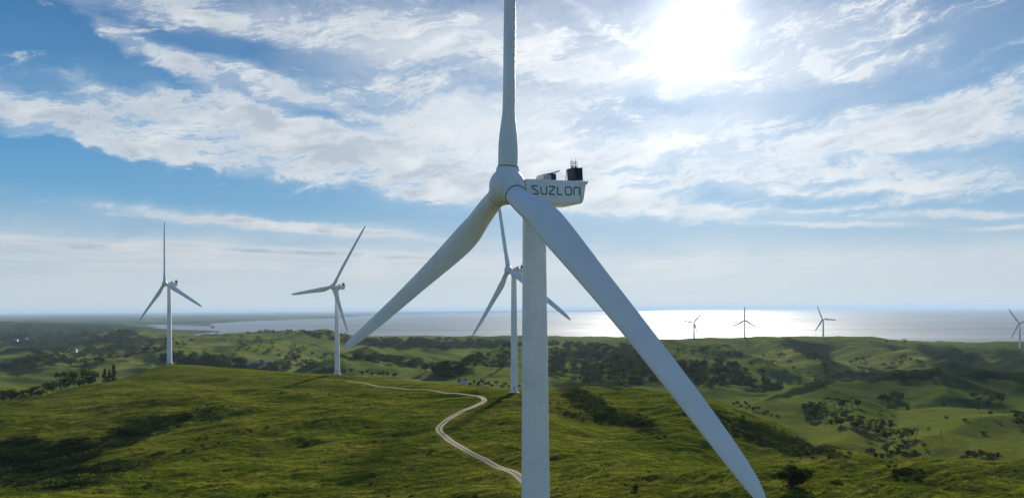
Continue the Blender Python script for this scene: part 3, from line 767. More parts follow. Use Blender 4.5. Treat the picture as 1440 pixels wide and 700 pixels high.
def turbine(hub, yaw, L, al, cone, pre, tilt, label, group=None, dp=0.0, dang=(0, 0, 0), dlen=(0, 0, 0), hubh=70.0, base_z=None, over=4.15, nactilt=-.02, ntow=48, fine=True, towr=(1.50, 2.1)):
    hub = Vector(hub)
    n0, e, n, u = frame(yaw, tilt)
    z = Vector((0, 0, 1))
    ax = Vector((hub.x, hub.y, 0)) - n0 * over
    bz = hub.z - hubh if base_z is None else base_z
    base = Vector((ax.x, ax.y, bz))
    root = bpy.data.objects.new('wind_turbine', None); COL.objects.link(root)
    root.location = base; root.empty_display_size = 3
    tag(root, label, 'wind turbine', group)
    off = Matrix.Translation(-base)
    # tower: slightly flared tube with section flanges
    top = hub.z - 2.45
    m = MB(); secs = []; H = top - bz
    for i in range(25):
        t = i / 24; rr = towr[1] + (towr[0] - towr[1]) * t
        secs.append([Vector((ax.x + rr * math.cos(2 * math.pi * k / ntow), ax.y + rr * math.sin(2 * math.pi * k / ntow), bz - 1.5 * (i == 0) + H * t)) for k in range(ntow)])
    m.loft(secs)
    tower = m.build('tower', wm, root, off)
    for t in (0.33, 0.70):
        rr = towr[1] + (towr[0] - towr[1]) * t
        m = MB()
        ring = lambda q, zz: [Vector((ax.x + q * math.cos(2 * math.pi * k / ntow), ax.y + q * math.sin(2 * math.pi * k / ntow), zz)) for k in range(ntow)]
        zc = bz + H * t
        m.loft([ring(rr - .05, zc - .09), ring(rr + .018, zc - .07), ring(rr + .018, zc + .07), ring(rr - .05, zc + .09)], cap=False)
        m.build('flange', wm, tower, None).matrix_parent_inverse = Matrix.Identity(4)
        tower.children[-1].data.transform(off)
    m = MB(); dd = Vector((0, -1, 0))
    m.box((ax.x, ax.y - towr[1] + .02, bz + 2.6), 1.0, .12, 2.2)
    m.build('door', grey_m, tower, off, bevel=.03)
    m = MB(); m.loft([[Vector((ax.x + q * math.cos(2 * math.pi * k / ntow), ax.y + q * math.sin(2 * math.pi * k / ntow), bz + h_)) for k in range(ntow)] for q, h_ in ((2.9, -1.2), (2.9, .08), (2.8, .14))])
    m.build('foundation', conc_m, root, off)
    # nacelle frame: x backwards along the shaft, y toward the right-hand side (e), z up
    w = -n0
    nt = nactilt
    wx = w * math.cos(nt) - z * math.sin(nt); wz = z * math.cos(nt) + w * math.sin(nt)
    F = Matrix(((wx.x, e.x, wz.x), (wx.y, e.y, wz.y), (wx.z, e.z, wz.z))).to_4x4()
    NM = off @ Matrix.Translation(hub) @ F
    def rrect(x, hw, zb, zt, rb, rt, lean=0.0):
        p = []
        for cx_, cz_, rr, a0 in ((hw - rt, zt - rt, rt, 0), (-hw + rt, zt - rt, rt, 90), (-hw + rb, zb + rb, rb, 180), (hw - rb, zb + rb, rb, 270)):
            for k in range(5):
                a = R(a0 + k * 22.5); zz = cz_ + rr * math.sin(a)
                p.append(Vector((x + lean * (zz - zb) / (zt - zb), cx_ + rr * math.cos(a), zz)))
        return p
    m = MB()
    m.loft([rrect(1.75, 1.25, -1.75, .45, .5, .35), rrect(1.85, 1.65, -2.3, .78, .45, .22), rrect(3.2, 1.72, -2.46, .80, .40, .20),
            rrect(7.0, 1.72, -2.46, .80, .42, .20, .0), rrect(9.6, 1.70, -2.36, .80, .45, .20, .25), rrect(10.75, 1.66, -2.16, .80, .45, .20, .65), rrect(11.0, 1.5, -1.9, .62, .4, .2, .6)])
    nac = m.build('nacelle', wm, root, NM, auto=30)
    m = MB()          # lip along the top of the rear wall
    m.loft([rrect(9.9, 1.76, .28, .86, .12, .12, .1), rrect(11.55, 1.74, .34, .86, .12, .12, .22), rrect(11.75, 1.6, .42, .80, .1, .1, .2)])
    m.build('rear_lip', wm, nac, NM, auto=30)
    m = MB(); m.loft([rrect(1.60, 1.0, -1.5, .9 - .5, .5, .35), rrect(1.74, 1.2, -1.7, .42, .5, .35)])
    m.build('seal_ring', seal_m, nac, NM)
    m = MB(); m.loft([[Vector((over + q * math.cos(2 * math.pi * k / 40), q * math.sin(2 * math.pi * k / 40), h_)) for k in range(40)] for q, h_ in ((1.6, -2.75), (1.62, -2.42), (1.5, -2.3))])
    m.build('yaw_collar', grey_m, nac, NM)
    # vent hood, open to the rear
    m = MB()
    def hood(x, top_, hw):
        o = [(hw, .76), (hw, top_ - .35), (hw - .3, top_), (-hw + .3, top_), (-hw, top_ - .35), (-hw, .76)]
        i = [(-hw + .08, .76), (-hw + .08, top_ - .4), (-hw + .34, top_ - .08), (hw - .34, top_ - .08), (hw - .08, top_ - .4), (hw - .08, .76)]
        return [Vector((x, p, q)) for p, q in o + i]
    m.loft([hood(4.95, 1.30, .85), hood(5.15, 1.62, .95), hood(6.25, 1.82, 1.0)])
    m.loft([[Vector((x, y, zz + t_)) for y, t_ in ((-1.0, 0), (1.0, 0), (1.0, -.09), (-1.0, -.09))] for x, zz in ((6.2, 1.81), (6.9, 1.88), (7.4, 2.02), (7.75, 2.22))])
    m.box((5.1, 0, 1.05), .12, 1.5, .55)
    m.build('vent_hood', grey_m, nac, NM, auto=40)
    m = MB(); m.box((6.55, 0, 1.26), 1.3, 1.75, .98); m.build('hood_shade', dark_m, nac, NM, bevel=.06)  # dark block standing in for the shade inside the open hood
    # cooler bank: upright dark fins in a frame, two instrument cages on top
    rad = MB()
    for k in range(7): rad.box((9.55 + k * .27, 0, 1.66), .15, 2.1, 1.62)
    rad.box((10.36, 0, 1.62), 1.8, 1.5, 1.5)
    rad.box((10.36, 0, 2.50), 2.05, 2.0, .14); rad.box((10.36, 0, .92), 1.95, 1.9, .12)
    rad.tube([(9.30, .95, 2.45), (8.95, 1.0, .78)], .06); rad.tube([(9.30, -.95, 2.45), (8.95, -1.0, .78)], .06)
    rad.tube([(9.30, .95, 2.45), (9.5, .95, 2.5)], .06); rad.tube([(11.4, .95, 2.7), (11.4, .95, .8)], .07); rad.tube([(11.4, -.95, 2.7), (11.4, -.95, .8)], .07)
    ra = rad.build('cooler', dark_m, nac, NM @ Matrix.Translation((10.85, 0, .80)) @ Matrix.Diagonal((.70, .80, 1.08, 1)) @ Matrix.Translation((-10.3, 0, -.80)), smooth_sh=False)
    for x0 in (9.85, 10.75):
        mm = MB()
        for sx in (-.22, .22):
            for sy in (-.2, .2): mm.tube([(x0 + sx, sy, 2.5), (x0 + sx, sy, 3.45)], .028, 6)
        for zz in (2.85, 3.2, 3.45):
            mm.tube([(x0 - .22, -.2, zz), (x0 + .22, -.2, zz), (x0 + .22, .2, zz), (x0 - .22, .2, zz), (x0 - .22, -.2, zz)], .022, 6)
        mm.tube([(x0, 0, 2.5), (x0, 0, 3.8)], .03, 6); mm.box((x0, 0, 2.75), .22, .22, .35)
        mm.build('sensor_mast', dark_m, ra, NM @ Matrix.Translation((10.85, 0, .80)) @ Matrix.Diagonal((.70, .80, 1.08, 1)) @ Matrix.Translation((-10.3, 0, -.80)), smooth_sh=False)
    # the maker's lettering on both flanks
    if fine:
        widths = [.86, .90, .88, .80, .98, .94]; gaps = [0, 1.30, 2.60, 3.92, 5.20, 6.60]
        for side in (1, -1):
            for P, wd, g in zip(letter_paths(), widths, gaps):
                m = MB(); hh = 1.02; lw = .185
                pts = [Vector((q.x * wd, q.y * hh)) for q in P]
                secs = []
                closed = (pts[0] - pts[-1]).length < 1e-4
                for i, q in enumerate(pts):
                    if closed and i in (0, len(pts) - 1): t = (pts[1] - pts[-2]).normalized()
                    else: t = (pts[min(i + 1, len(pts) - 1)] - pts[max(i - 1, 0)]).normalized()
                    nn = Vector((-t.y, t.x)) * lw / 2
                    x_off = 2.72 + g
                    def put(v2, yy):
                        X = x_off + v2.x if side > 0 else 13.0 - (x_off + v2.x)
                        return Vector((X, side * yy, -1.12 + v2.y))
                    secs.append([put(q + nn, 1.700), put(q - nn, 1.700), put(q - nn, 1.732), put(q + nn, 1.732)])
                m.loft(secs)
                m.build('letter', teal_m, nac, NM, smooth_sh=False)
    # panel joints with bolt heads and a roof hatch
    for x in (10.45,):
        m = MB()
        m.box((x, 1.722, -.75), .035, .03, 2.5)
        for k in range(5): m.box((x + .14, 1.722, -1.85 + k * .55), .07, .03, .07)
        m.build('panel_joint', seal_m, nac, NM, smooth_sh=False)
    m = MB(); m.box((3.4, -.2, .83), 1.1, 1.0, .10); m.build('roof_hatch', grey_m, nac, NM, bevel=.03)
    # hub: rounded spinner with a socket for each blade
    RM = off @ Matrix.Translation(hub) @ Matrix(((n.x, e.x, u.x), (n.y, e.y, u.y), (n.z, e.z, u.z))).to_4x4()
    m = MB(); secs = []
    prof = [(-1.72, 1.55), (-1.6, 1.72), (-1.2, 2.05), (-.6, 2.28), (0, 2.36), (.6, 2.28), (1.15, 2.05), (1.6, 1.68), (1.95, 1.2), (2.18, .65), (2.26, .12)]
    for x, q in prof: secs.append([Vector((x, q * math.cos(2 * math.pi * k / 48), q * math.sin(2 * math.pi * k / 48))) for k in range(48)])
    m.loft(secs); spin = m.build('spinner', wm, root, RM, auto=60)
    for k in range(3):
        ang = al + k * 2 * math.pi / 3 + dang[k]
        d = e * math.sin(ang) + u * math.cos(ang); mm = e * math.cos(ang) - u * math.sin(ang)
        Lk = L * (1 + dlen[k])
        c = MB(); secs = []
        for s_, q in ((1.55, 1.52), (2.15, 1.50), (2.34, 1.44), (2.36, 1.30)):
            o_ = d * s_
            secs.append([o_ + (mm * math.cos(2 * math.pi * j / 40) + n * math.sin(2 * math.pi * j / 40)) * q for j in range(40)])
        c.loft(secs); c.build('blade_socket', wm, spin, off @ Matrix.Translation(hub))
        c = MB(); secs = []
        for s_, q in ((2.30, 1.335), (2.52, 1.335)):
            secs.append([d * s_ + (mm * math.cos(2 * math.pi * j / 40) + n * math.sin(2 * math.pi * j / 40)) * q for j in range(40)])
        c.loft(secs); c.build('root_seal', seal_m, spin, off @ Matrix.Translation(hub))
        b = MB(); secs = []
        ts = [2.2 / Lk + (1 - 2.2 / Lk) * q for q in np.concatenate([np.linspace(0, .3, 16), np.linspace(.33, .95, 22), [.965, .98, .99, .996, 1.0]])]
        for t in ts:
            ch = np.interp(t, CH_T, CH_C) * (1.0 if fine else 1.6)
            tr = np.interp(t, CH_T, CH_TH); tw = R(np.interp(t, CH_T, TW)) + R(2)
            o_ = (d * math.cos(cone) + n * math.sin(cone)) * (Lk * t) + n * (L * pre * t * t) + mm * (L * dp * t * t)
            cv = mm * math.cos(tw) + n * math.sin(tw); tv = n * math.cos(tw) - mm * math.sin(tw)
            rd = smooth(np.array(t), .05, .18)
            sec = []
            for j, (fx, fy) in enumerate(AF):
                a = 2 * math.pi * j / len(AF)
                pa = cv * ((fx - .70) * ch) + tv * (fy * ch * tr)
                pc = cv * (.5 * ch * math.cos(a)) + tv * (.5 * ch * math.sin(a))
                sec.append(o_ + pa * float(rd) + pc * float(1 - rd))
            secs.append(sec)
        b.loft(secs); b.build('blade', bm_, root, off @ Matrix.Translation(hub), auto=50)
    return root

def hub_at(px, py, depth): return at(px, py, depth)
PI = math.pi
turbine(hub_at(713, 262, 93), 1.0054, 53.24, .0762, .025, .049, .0306, 'huge white wind turbine in the foreground with SUZLON on its nacelle', dp=.0122, over=4.15, nactilt=-.055, ntow=72)
G = 'white wind turbines standing behind the foreground one'
turbine(hub_at(231.6, 398.6, 643), .58, 56.6, -.148, -.03, -.005, .06, 'wind turbine at far left on the rounded top of the grassy knoll', G)
turbine(hub_at(468, 403, 585), .636, 54.3, .536, -.007, -.01, .06, 'wind turbine with one blade pointing up right, beside the foreground blade tip at left', G, dang=(.102, .034, -.105), dlen=(.076, -.238, -.004))
turbine(hub_at(714.8, 379.4, 416), .851, 56.3, -.186, -.006, .031, .06, 'wind turbine half hidden behind the tower of the foreground turbine', G, dang=(-.061, .161, -.214), dlen=(.045, .054, -.155))
def far_t(px, py, depth, yaw, L, al, label, towr=(2.5, 3.0)):
    h = hub_at(px, py, depth)
    bz = min(z_at(h.x, h.y) + .2, h.z - 60)
    turbine(h, yaw, L, al, .0, .0, .06, label, 'tiny wind turbines on the far hilltop by the sea', base_z=bz, ntow=20, towr=towr, fine=False, over=4.0)
far_t(975.6, 453.5, 2760, .42, 43, .74, 'tiny distant wind turbine on the hilltop, leftmost, one blade along its tower', (3.0, 3.6))
far_t(1046.9, 450.2, 2650, .55, 50, .03, 'tiny distant wind turbine in the sun glare with one blade straight up')
far_t(1156.7, 448.5, 2600, 1.0, 53, -.449, 'tiny distant wind turbine on the bare hilltop right of the sun glare')
far_t(1433, 453.5, 2330, 1.05, 54, -.62, 'tiny distant wind turbine cut by the right edge of the picture')
# ------------------------------------------------------------------ trees, scrub, grass
def foliage(name, c0, c1, tr=0.25):
    m, N = material(name)
    oi = N.n('ShaderNodeObjectInfo').outputs['Random']
    g = N.n('ShaderNodeNewGeometry')
    ri = g.outputs['Random Per Island']
    n = N.noise(g.outputs['Position'], 0.12, 3, .6)
    f = N.add(N.mul(ri, 0.55), N.add(N.mul(oi, 0.3), N.mul(N.sub(n, .5), .6)))
    c = N.mix(f, c0, c1)
    d = N.n('ShaderNodeBsdfDiffuse'); N.put(d.inputs[0], c)
    t = N.n('ShaderNodeBsdfTranslucent'); N.put(t.inputs[0], N.mix(0.5, c, (.10, .13, .02)))
    mx = N.n('ShaderNodeMixShader'); mx.inputs[0].default_value = tr
    N.t.links.new(d.outputs[0], mx.inputs[1]); N.t.links.new(t.outputs[0], mx.inputs[2])
    finish(N, mx.outputs[0]); return m
leaf_m = foliage('leaves', (.010, .020, .006), (.036, .052, .014))
pine_m = foliage('needles', (.010, .020, .009), (.030, .046, .018), .12)
scrub_m = foliage('gorse', (.008, .015, .005), (.030, .044, .012), .15)
bark_m = plain('bark', (.10, .085, .068), .9, .1)
grass_m, N = material('grass_blades')
g = N.n('ShaderNodeNewGeometry'); ri = g.outputs['Random Per Island']
n = N.noise(g.outputs['Position'], 1 / 9.0, 4, .6)
c = N.ramp(N.add(N.mul(ri, .55), N.mul(n, .5)), [(.2, (.028, .050, .008)), (.5, (.066, .095, .013)), (.72, (.13, .135, .030)), (.86, (.30, .27, .13))])
d = N.n('ShaderNodeBsdfDiffuse'); N.put(d.inputs[0], c); t = N.n('ShaderNodeBsdfTranslucent'); N.put(t.inputs[0], c)
mx = N.n('ShaderNodeMixShader'); mx.inputs[0].default_value = .45
N.t.links.new(d.outputs[0], mx.inputs[1]); N.t.links.new(t.outputs[0], mx.inputs[2]); finish(N, mx.outputs[0])

def leaf_cloud(rg, clumps, per, size):
    """leaf tufts: little bent quads spread through each clump's volume"""
    v = []; f = []
    for (c, rx, rz) in clumps:
        for _ in range(per):
            while True:
                p = Vector((rg.uniform(-1, 1), rg.uniform(-1, 1), rg.uniform(-1, 1)))
                if 0.15 < p.length < 1: break
            p = p * (0.55 + 0.45 * p.length)
            q = Vector(c) + Vector((p.x * rx, p.y * rx, p.z * rz))
            a = Vector((rg.gauss(0, 1), rg.gauss(0, 1), rg.gauss(0, 1))).normalized()
            b = a.orthogonal().normalized(); b.rotate(Matrix.Rotation(rg.uniform(0, 6.28), 3, a))
            s = size * rg.uniform(.6, 1.35); w = a.cross(b) * s * .75; b = b * s
            o = len(v)
            v += [q - b - w * .3, q - w * .2 + a * s * .25, q + b, q + w + a * s * .1]
            f.append((o, o + 1, o + 2, o + 3))
    return v, f
def make_crown(kind, seed, dens=1.0):
    rg = random.Random(seed); cl = []
    if kind == 'round':
        for _ in range(11):
            a = rg.uniform(0, 6.28); q = rg.uniform(.05, .34); zz = rg.uniform(.38, .86)
            q *= 1.15 if zz < .7 else .75
            cl.append(((q * math.cos(a), q * math.sin(a), zz), rg.uniform(.13, .22), rg.uniform(.10, .16)))
        cl.append(((0, 0, .62), .30, .26))
        return leaf_cloud(rg, cl, int(26 * dens), .060 / dens ** .35)
    if kind == 'open':
        for _ in range(9):
            a = rg.uniform(0, 6.28); q = rg.uniform(.08, .33); zz = rg.uniform(.48, .92)
            cl.append(((q * math.cos(a), q * math.sin(a), zz), rg.uniform(.09, .16), rg.uniform(.06, .11)))
        return leaf_cloud(rg, cl, int(22 * dens), .048 / dens ** .35)
    if kind == 'tall':
        for k in range(12):
            zz = .14 + .80 * k / 11; q = .23 * (1 - zz) ** .8 + .02
            a = rg.uniform(0, 6.28)
            cl.append(((q * .35 * math.cos(a), q * .35 * math.sin(a), zz), q, .07))
        return leaf_cloud(rg, cl, int(24 * dens), .045 / dens ** .35)
    for _ in range(10):       # bush
        a = rg.uniform(0, 6.28); q = rg.uniform(.1, .48); zz = rg.uniform(.16, .72) * (1 - .35 * q)
        cl.append(((q * math.cos(a), q * math.sin(a), zz), rg.uniform(.16, .26), rg.uniform(.14, .24)))
    cl.append(((0, 0, .4), .42, .36))
    return leaf_cloud(rg, cl, int(30 * dens), .082 / dens ** .30)
def make_trunk(kind, seed):
    rg = random.Random(seed + 99); m = MB()
    if kind == 'bush':
        for _ in range(4):
            a = rg.uniform(0, 6.28); m.tube([(0, 0, -.05), (.1 * math.cos(a), .1 * math.sin(a), .2), (.25 * math.cos(a), .25 * math.sin(a), .5)], [.03, .02, .008], 5)
        return m
    lean = rg.uniform(-.04, .04)
    m.tube([(0, 0, -.06), (lean * .4, 0, .18), (lean, lean * .5, .45), (lean * 1.3, lean, .78)], [.032, .024, .017, .006], 6)
    if kind != 'tall':
        for _ in range(5):
            a = rg.uniform(0, 6.28); z0 = rg.uniform(.25, .5); q = rg.uniform(.15, .3)
            m.tube([(lean, 0, z0), (q * .5 * math.cos(a), q * .5 * math.sin(a), z0 + .1), (q * math.cos(a), q * math.sin(a), z0 + .28)], [.014, .009, .004], 5)
    return m
PROTO = {}
def proto(kind, i, dens=1.0):
    k = (kind, i, dens)
    if k not in PROTO:
        v, f = make_crown(kind, 100 + 7 * i + len(kind), dens)
        me = bpy.data.meshes.new('crown'); me.from_pydata([tuple(q) for q in v], [], f); me.materials.append(pine_m if kind == 'tall' else leaf_m)
        t = make_trunk(kind, i); mt = bpy.data.meshes.new('trunk'); mt.from_pydata([tuple(q) for q in t.v], [], t.f); mt.materials.append(bark_m)
        PROTO[k] = (me, mt)
    return PROTO[k]
def plant_tree(p, h, wscale, kind, label, group=None, dens=1.0, name=None, cat=None):
    me, mt = proto(kind, rnd.randrange(4), dens)
    nm = name or ('bush' if kind == 'bush' else 'tree')
    r = bpy.data.objects.new(nm, None); COL.objects.link(r)
    r.location = p; r.rotation_euler = (0, 0, rnd.uniform(0, 6.28)); r.scale = (h * wscale, h * wscale, h)
    r.empty_display_size = .2
    tag(r, label, cat or nm, group)
    for n_, q in (('crown', me), ('trunk' if kind != 'bush' else 'stems', mt)):
        o = bpy.data.objects.new(n_, q); COL.objects.link(o); o.parent = r
    return r
ORD = ['first', 'second', 'third', 'fourth', 'fifth', 'sixth', 'seventh', 'eighth', 'ninth', 'tenth', 'eleventh', 'twelfth', 'thirteenth', 'fourteenth', 'fifteenth', 'sixteenth', 'seventeenth', 'eighteenth', 'nineteenth', 'twentieth']

# trees one can tell apart, each with its own description
def top_tree(px, depth, toprow, kind, w, label, group=None, dens=1.5):
    q = at(px, toprow, depth); zb = z_at(q.x, q.y)
    plant_tree(Vector((q.x, q.y, zb - .2)), max(q.z - zb, 4.0), w, kind, label, group, dens)
LG = 'dark trees behind the crest at the left edge'
for i, (px, d, tr, k, w) in enumerate([(4, 592, 547, 'round', 1.0), (14, 585, 543, 'round', 1.1), (26, 590, 549, 'round', 1.2), (38, 582, 546, 'round', 1.2), (49, 577, 541, 'round', 1.0), (58, 570, 545, 'round', 1.2)]):
    top_tree(px, d, tr, k, w, 'dark round tree, %s from the left in the thick clump at the left edge' % ORD[i], LG)
for px, d, tr, k, w, lb in [
    (66, 640, 534, 'round', .9, 'smaller dark tree left of the tall trees on the left crest'),
    (75, 632, 533, 'round', 1.0, 'broad low tree between the clump and the tall gum on the left crest'),
    (86, 622, 519, 'open', .8, 'tall thin open-crowned gum tree on the left crest'),
    (93, 618, 528, 'round', .8, 'short tree just right of the open gum on the left crest'),
    (104, 612, 520, 'round', .75, 'dense pointed dark tree in the middle of the left crest group'),
    (113, 602, 531, 'round', .9, 'low dark tree tucked beside the dense pointed tree on the left crest'),
    (118, 585, 529, 'round', .75, 'darkest bushy tree standing lowest on the left crest slope'),
    (124, 640, 513, 'round', .95, 'biggest round-crowned tree at the right end of the left crest group'),
    (147, 650, 517, 'tall', .9, 'small pointed pine, leftmost of three below the knoll'),
    (153, 652, 519, 'tall', .9, 'small pointed pine, middle of three below the knoll'),
    (160, 655, 512, 'tall', 1.0, 'tallest pointed pine, rightmost of three below the knoll')]:
    top_tree(px, d, tr, k, w, lb, LG)
def at_ground(px, py, hpx, kind, w, label, group=None, dens=1.0, **kw):
    p = ground(px, py)
    if p is None: return
    plant_tree(p - Vector((0, 0, .1)), hpx * p.y / FPX, w, kind, label, group, dens, **kw)
at_ground(1113, 684, 36, 'bush', 1.35, 'large dark round bush on the lower right grass beside the blade tip', None, 14.0)
at_ground(893, 687, 9, 'bush', 1.2, 'small dark bush alone on the grass right of the big tower', None, 3.0)
for px, py, hp, w, lb in [(812, 551, 4.5, 1.2, 'small shrub on the ridge crest just right of the big tower'), (845, 555, 4, 1.3, 'tiny shrub on the ridge crest between tower and blade'),
                          (1045, 588, 7, .9, 'lone small dark tree high on the shaded slope right of the blade'), (1023, 592, 7, .9, 'small dark tree on the shaded slope touching the blade'),
                          (1060, 575, 5, 1.1, 'little bush at the upper end of the shaded slope')]:
    at_ground(px, py, hp, 'bush', w, lb, None, 1.0)
at_ground(1272, 485, 9, 'open', 1.3, 'wind-bent dark tree standing alone on the far right skyline', None, 1.0)
for px, hp, lb in [(1225, 5, 'tiny tree on the skyline right of the bare hilltop turbine'), (1246, 6, 'small thin tree on the far skyline left of the wind-bent tree'), (1293, 3, 'low bush on the far skyline right of the wind-bent tree')]:
    at_ground(px, 483 + (px > 1280) * 3, hp, 'round', .9, lb)
for px, py, hp, kd, w, lb in [
    (1249, 577, 8, 'round', 1.0, 'single round tree on the crest line of the lower right-hand hill'),
    (1327, 571, 8, 'bush', 1.0, 'dark isolated bush on the brow of the right-hand hill'),
    (1239, 590, 15, 'open', .7, 'tall narrow tree alone on the pale slope of the right-hand hill'),
    (1288, 616, 16, 'open', .8, 'tall open tree right of the dense clump on the right-hand hill'),
    (1306, 610, 11, 'open', .7, 'thin leaning tree on the middle of the pale right-hand slope'),
    (1276, 575, 6, 'bush', 1.2, 'little bush near the skyline bend of the right-hand hill'),
    (1330, 588, 5, 'bush', 1.3, 'low bush in the middle of the pale right-hand slope'),
    (1357, 592, 6, 'bush', 1.3, 'low bush uphill of the shaded hollow on the right-hand hill'),
    (1383, 610, 6, 'bush', 1.5, 'flat dark bush low on the right part of the pale slope'),
    (1393, 586, 11, 'round', .9, 'round tree below the trees at the right end of the hill'),
    (1376, 578, 7, 'round', 1.0, 'small tree at the left of the trees near the right end'),
    (1299, 630, 8, 'round', .9, 'small tree at the valley end right of the dense clump'),
    (1252, 558, 4, 'bush', 1.2, 'tiny bush on the upper crest of the right-hand hill'),
    (1345, 536, 5, 'bush', 1.6, 'hedge-like bush on the very top of the right-hand hill')]:
    at_ground(px, py, hp, kd, w, lb, 'single trees scattered over the right-hand hill', 1.0)

# clumps: (where, centre, half size, tilt, how many, height in px, kinds)
CL = [
 ('on the brow of the right-hand hill', 1172, 574, 42, 3, -4, 11, (11, 17), 'rroo', 1),
 ('on the mid slope left of the right-hand hill', 1172, 592, 44, 9, 14, 18, (9, 17), 'rroo', 1),
 ('in the dense hollow of the right-hand hill', 1243, 614, 38, 13, 14, 20, (10, 19), 'rroo', 1),
 ('in the valley bottom under the right-hand hill', 1258, 640, 38, 7, 6, 14, (9, 14), 'rb', 1),
 ('in the square dark plantation at lower right', 1378, 648, 26, 9, -4, 18, (9, 13), 'rr', 1),
 ('at the right end of the hill', 1388, 566, 24, 7, 8, 11, (8, 16), 'ro', 1),
 ('by the right edge of the picture', 1433, 590, 7, 14, 0, 7, (9, 17), 'ro', 1),
 ('in the upper hollow of the right-hand hill', 1253, 563, 17, 5, -4, 12, (8, 13), 'rr', 1),
 ('at the lower right edge of the grass bench', 1432, 652, 10, 3, 0, 5, (5, 8), 'b', 1),
 ('along the fold left of the right-hand hill', 1065, 577, 36, 3, 16, 11, (6, 9), 'rb', 1),
 ('in the side gully of the far green hill', 1072, 543, 38, 5, 6, 60, (6, 11), 'rr', 0),
 ('on the far green hill', 1110, 520, 60, 17, 10, 40, (4, 8), 'rrb', 0),
 ('on the far right hill', 1262, 520, 66, 18, 8, 36, (4, 8), 'rrb', 0),
 ('along the far gully', 1152, 505, 24, 14, 40, 26, (4, 7), 'rb', 0),
 ('under the far left hilltop', 1000, 496, 50, 6, 3, 60, (3, 6), 'rb', 0),
 ('in the wood right of the big blade', 1000, 526, 54, 17, 4, 150, (6, 11), 'rr', 0),
 ('in the wood behind the big tower', 845, 515, 92, 25, 3, 380, (6, 11), 'rr', 0),
 ('on the wooded skyline behind the tower', 845, 487, 80, 2, 2, 90, (5, 8), 'rr', 0),
 ('in the hedge line of the middle fields', 556, 508, 60, 4, 7, 90, (6, 9), 'rt', 0),
 ('in the copse of the middle fields', 622, 524, 26, 8, 10, 40, (8, 13), 'rr', 0),
 ('in the second copse of the middle fields', 662, 511, 28, 7, -20, 36, (7, 11), 'rr', 0),
 ('beside the third turbine', 700, 506, 26, 8, -25, 22, (5, 9), 'rr', 0),
 ('in the far wooded band', 610, 484, 130, 6, 1, 320, (4, 7), 'rr', 0),
 ('in the wooded band at mid left', 470, 474, 50, 5, 8, 60, (3, 6), 'rr', 0),
 ('below the far left hill', 285, 509, 60, 7, 4, 130, (6, 11), 'rt', 0),
 ('by the white farm buildings', 370, 517, 44, 6, 4, 44, (6, 10), 'rt', 0),
 ('on the far left hillside', 390, 490, 90, 14, 14, 70, (3, 7), 'rb', 0),
 ('on the crest of the far left hill', 390, 467, 95, 2, 3, 40, (2.5, 5), 'r', 0),
 ('just beyond the ridge at middle left', 520, 528, 40, 2, 4, 9, (6, 9), 'rr', 1),
 ('just beyond the ridge in the middle', 690, 543, 45, 3, 4, 16, (5, 9), 'rr', 1),
 ('along the middle slopes', 440, 515, 44, 8, 12, 24, (5, 9), 'rb', 0),
 ('in the left valley', 110, 502, 110, 11, -6, 240, (4, 7), 'rr', 0),
 ('in the far left valley', 90, 474, 110, 12, 0, 330, (3, 5.5), 'rr', 0),
 ('beyond the knoll', 215, 488, 60, 9, -6, 70, (3, 6), 'rr', 0),
]
KN = {'r': 'round', 'o': 'open', 't': 'tall', 'b': 'bush'}
cand = []
rt = random.Random(21)
for ci, (where, cx_, cy_, hx, hy, an, n_, (h0, h1), kinds, ordered) in enumerate(CL):
    ca, sa = math.cos(R(an)), math.sin(R(an)); got = 0; tries = 0; pts = []
    while got < n_ and tries < n_ * 6:
        tries += 1
        a = rt.uniform(0, 6.283); q = math.sqrt(rt.random())
        uu, vv = q * math.cos(a) * hx, q * math.sin(a) * hy
        if not ordered and vnoise(np.array([uu / 14 + ci * 7.3]), np.array([vv / 5.0]), 5)[0] < -.12: continue
        px, py = cx_ + uu * ca - vv * sa, cy_ + uu * sa + vv * ca
        if ordered and any(abs(px - o[0]) < hx * 1.4 / n_ for o in pts): continue
        p = ground(px, py, 260 if ordered else 720)
        if p is None or p.z < SEA + 3: continue
        hp = rt.uniform(h0, h1); pts.append((px, py)); got += 1
        cand.append([hp, px, p, KN[rt.choice(kinds)], ci])
cand.sort(key=lambda q: -q[0] * (100 if CL[q[4]][9] else 1))
singles = cand[:255]; rest = cand[255:]
bycl = {}
for q in singles: bycl.setdefault(q[4], []).append(q)
for ci, lst in bycl.items():
    where, ordered = CL[ci][0], CL[ci][9]
    lst.sort(key=lambda q: q[1])
    for i, (hp, px, p, kd, _) in enumerate(lst):
        nm = 'bush' if kd == 'bush' else 'tree'
        h = hp * p.y / FPX
        if kd == 'bush': h *= .6
        if ordered and len(lst) <= 20: lb = 'dark %s %s, %s from the left' % (nm, where, ORD[i])
        else: lb = 'small dark %s %s' % (nm, where)
        plant_tree(p - Vector((0, 0, .3)), h, rt.uniform(.95, 1.45), kd, lb, 'trees ' + where, 2.2)
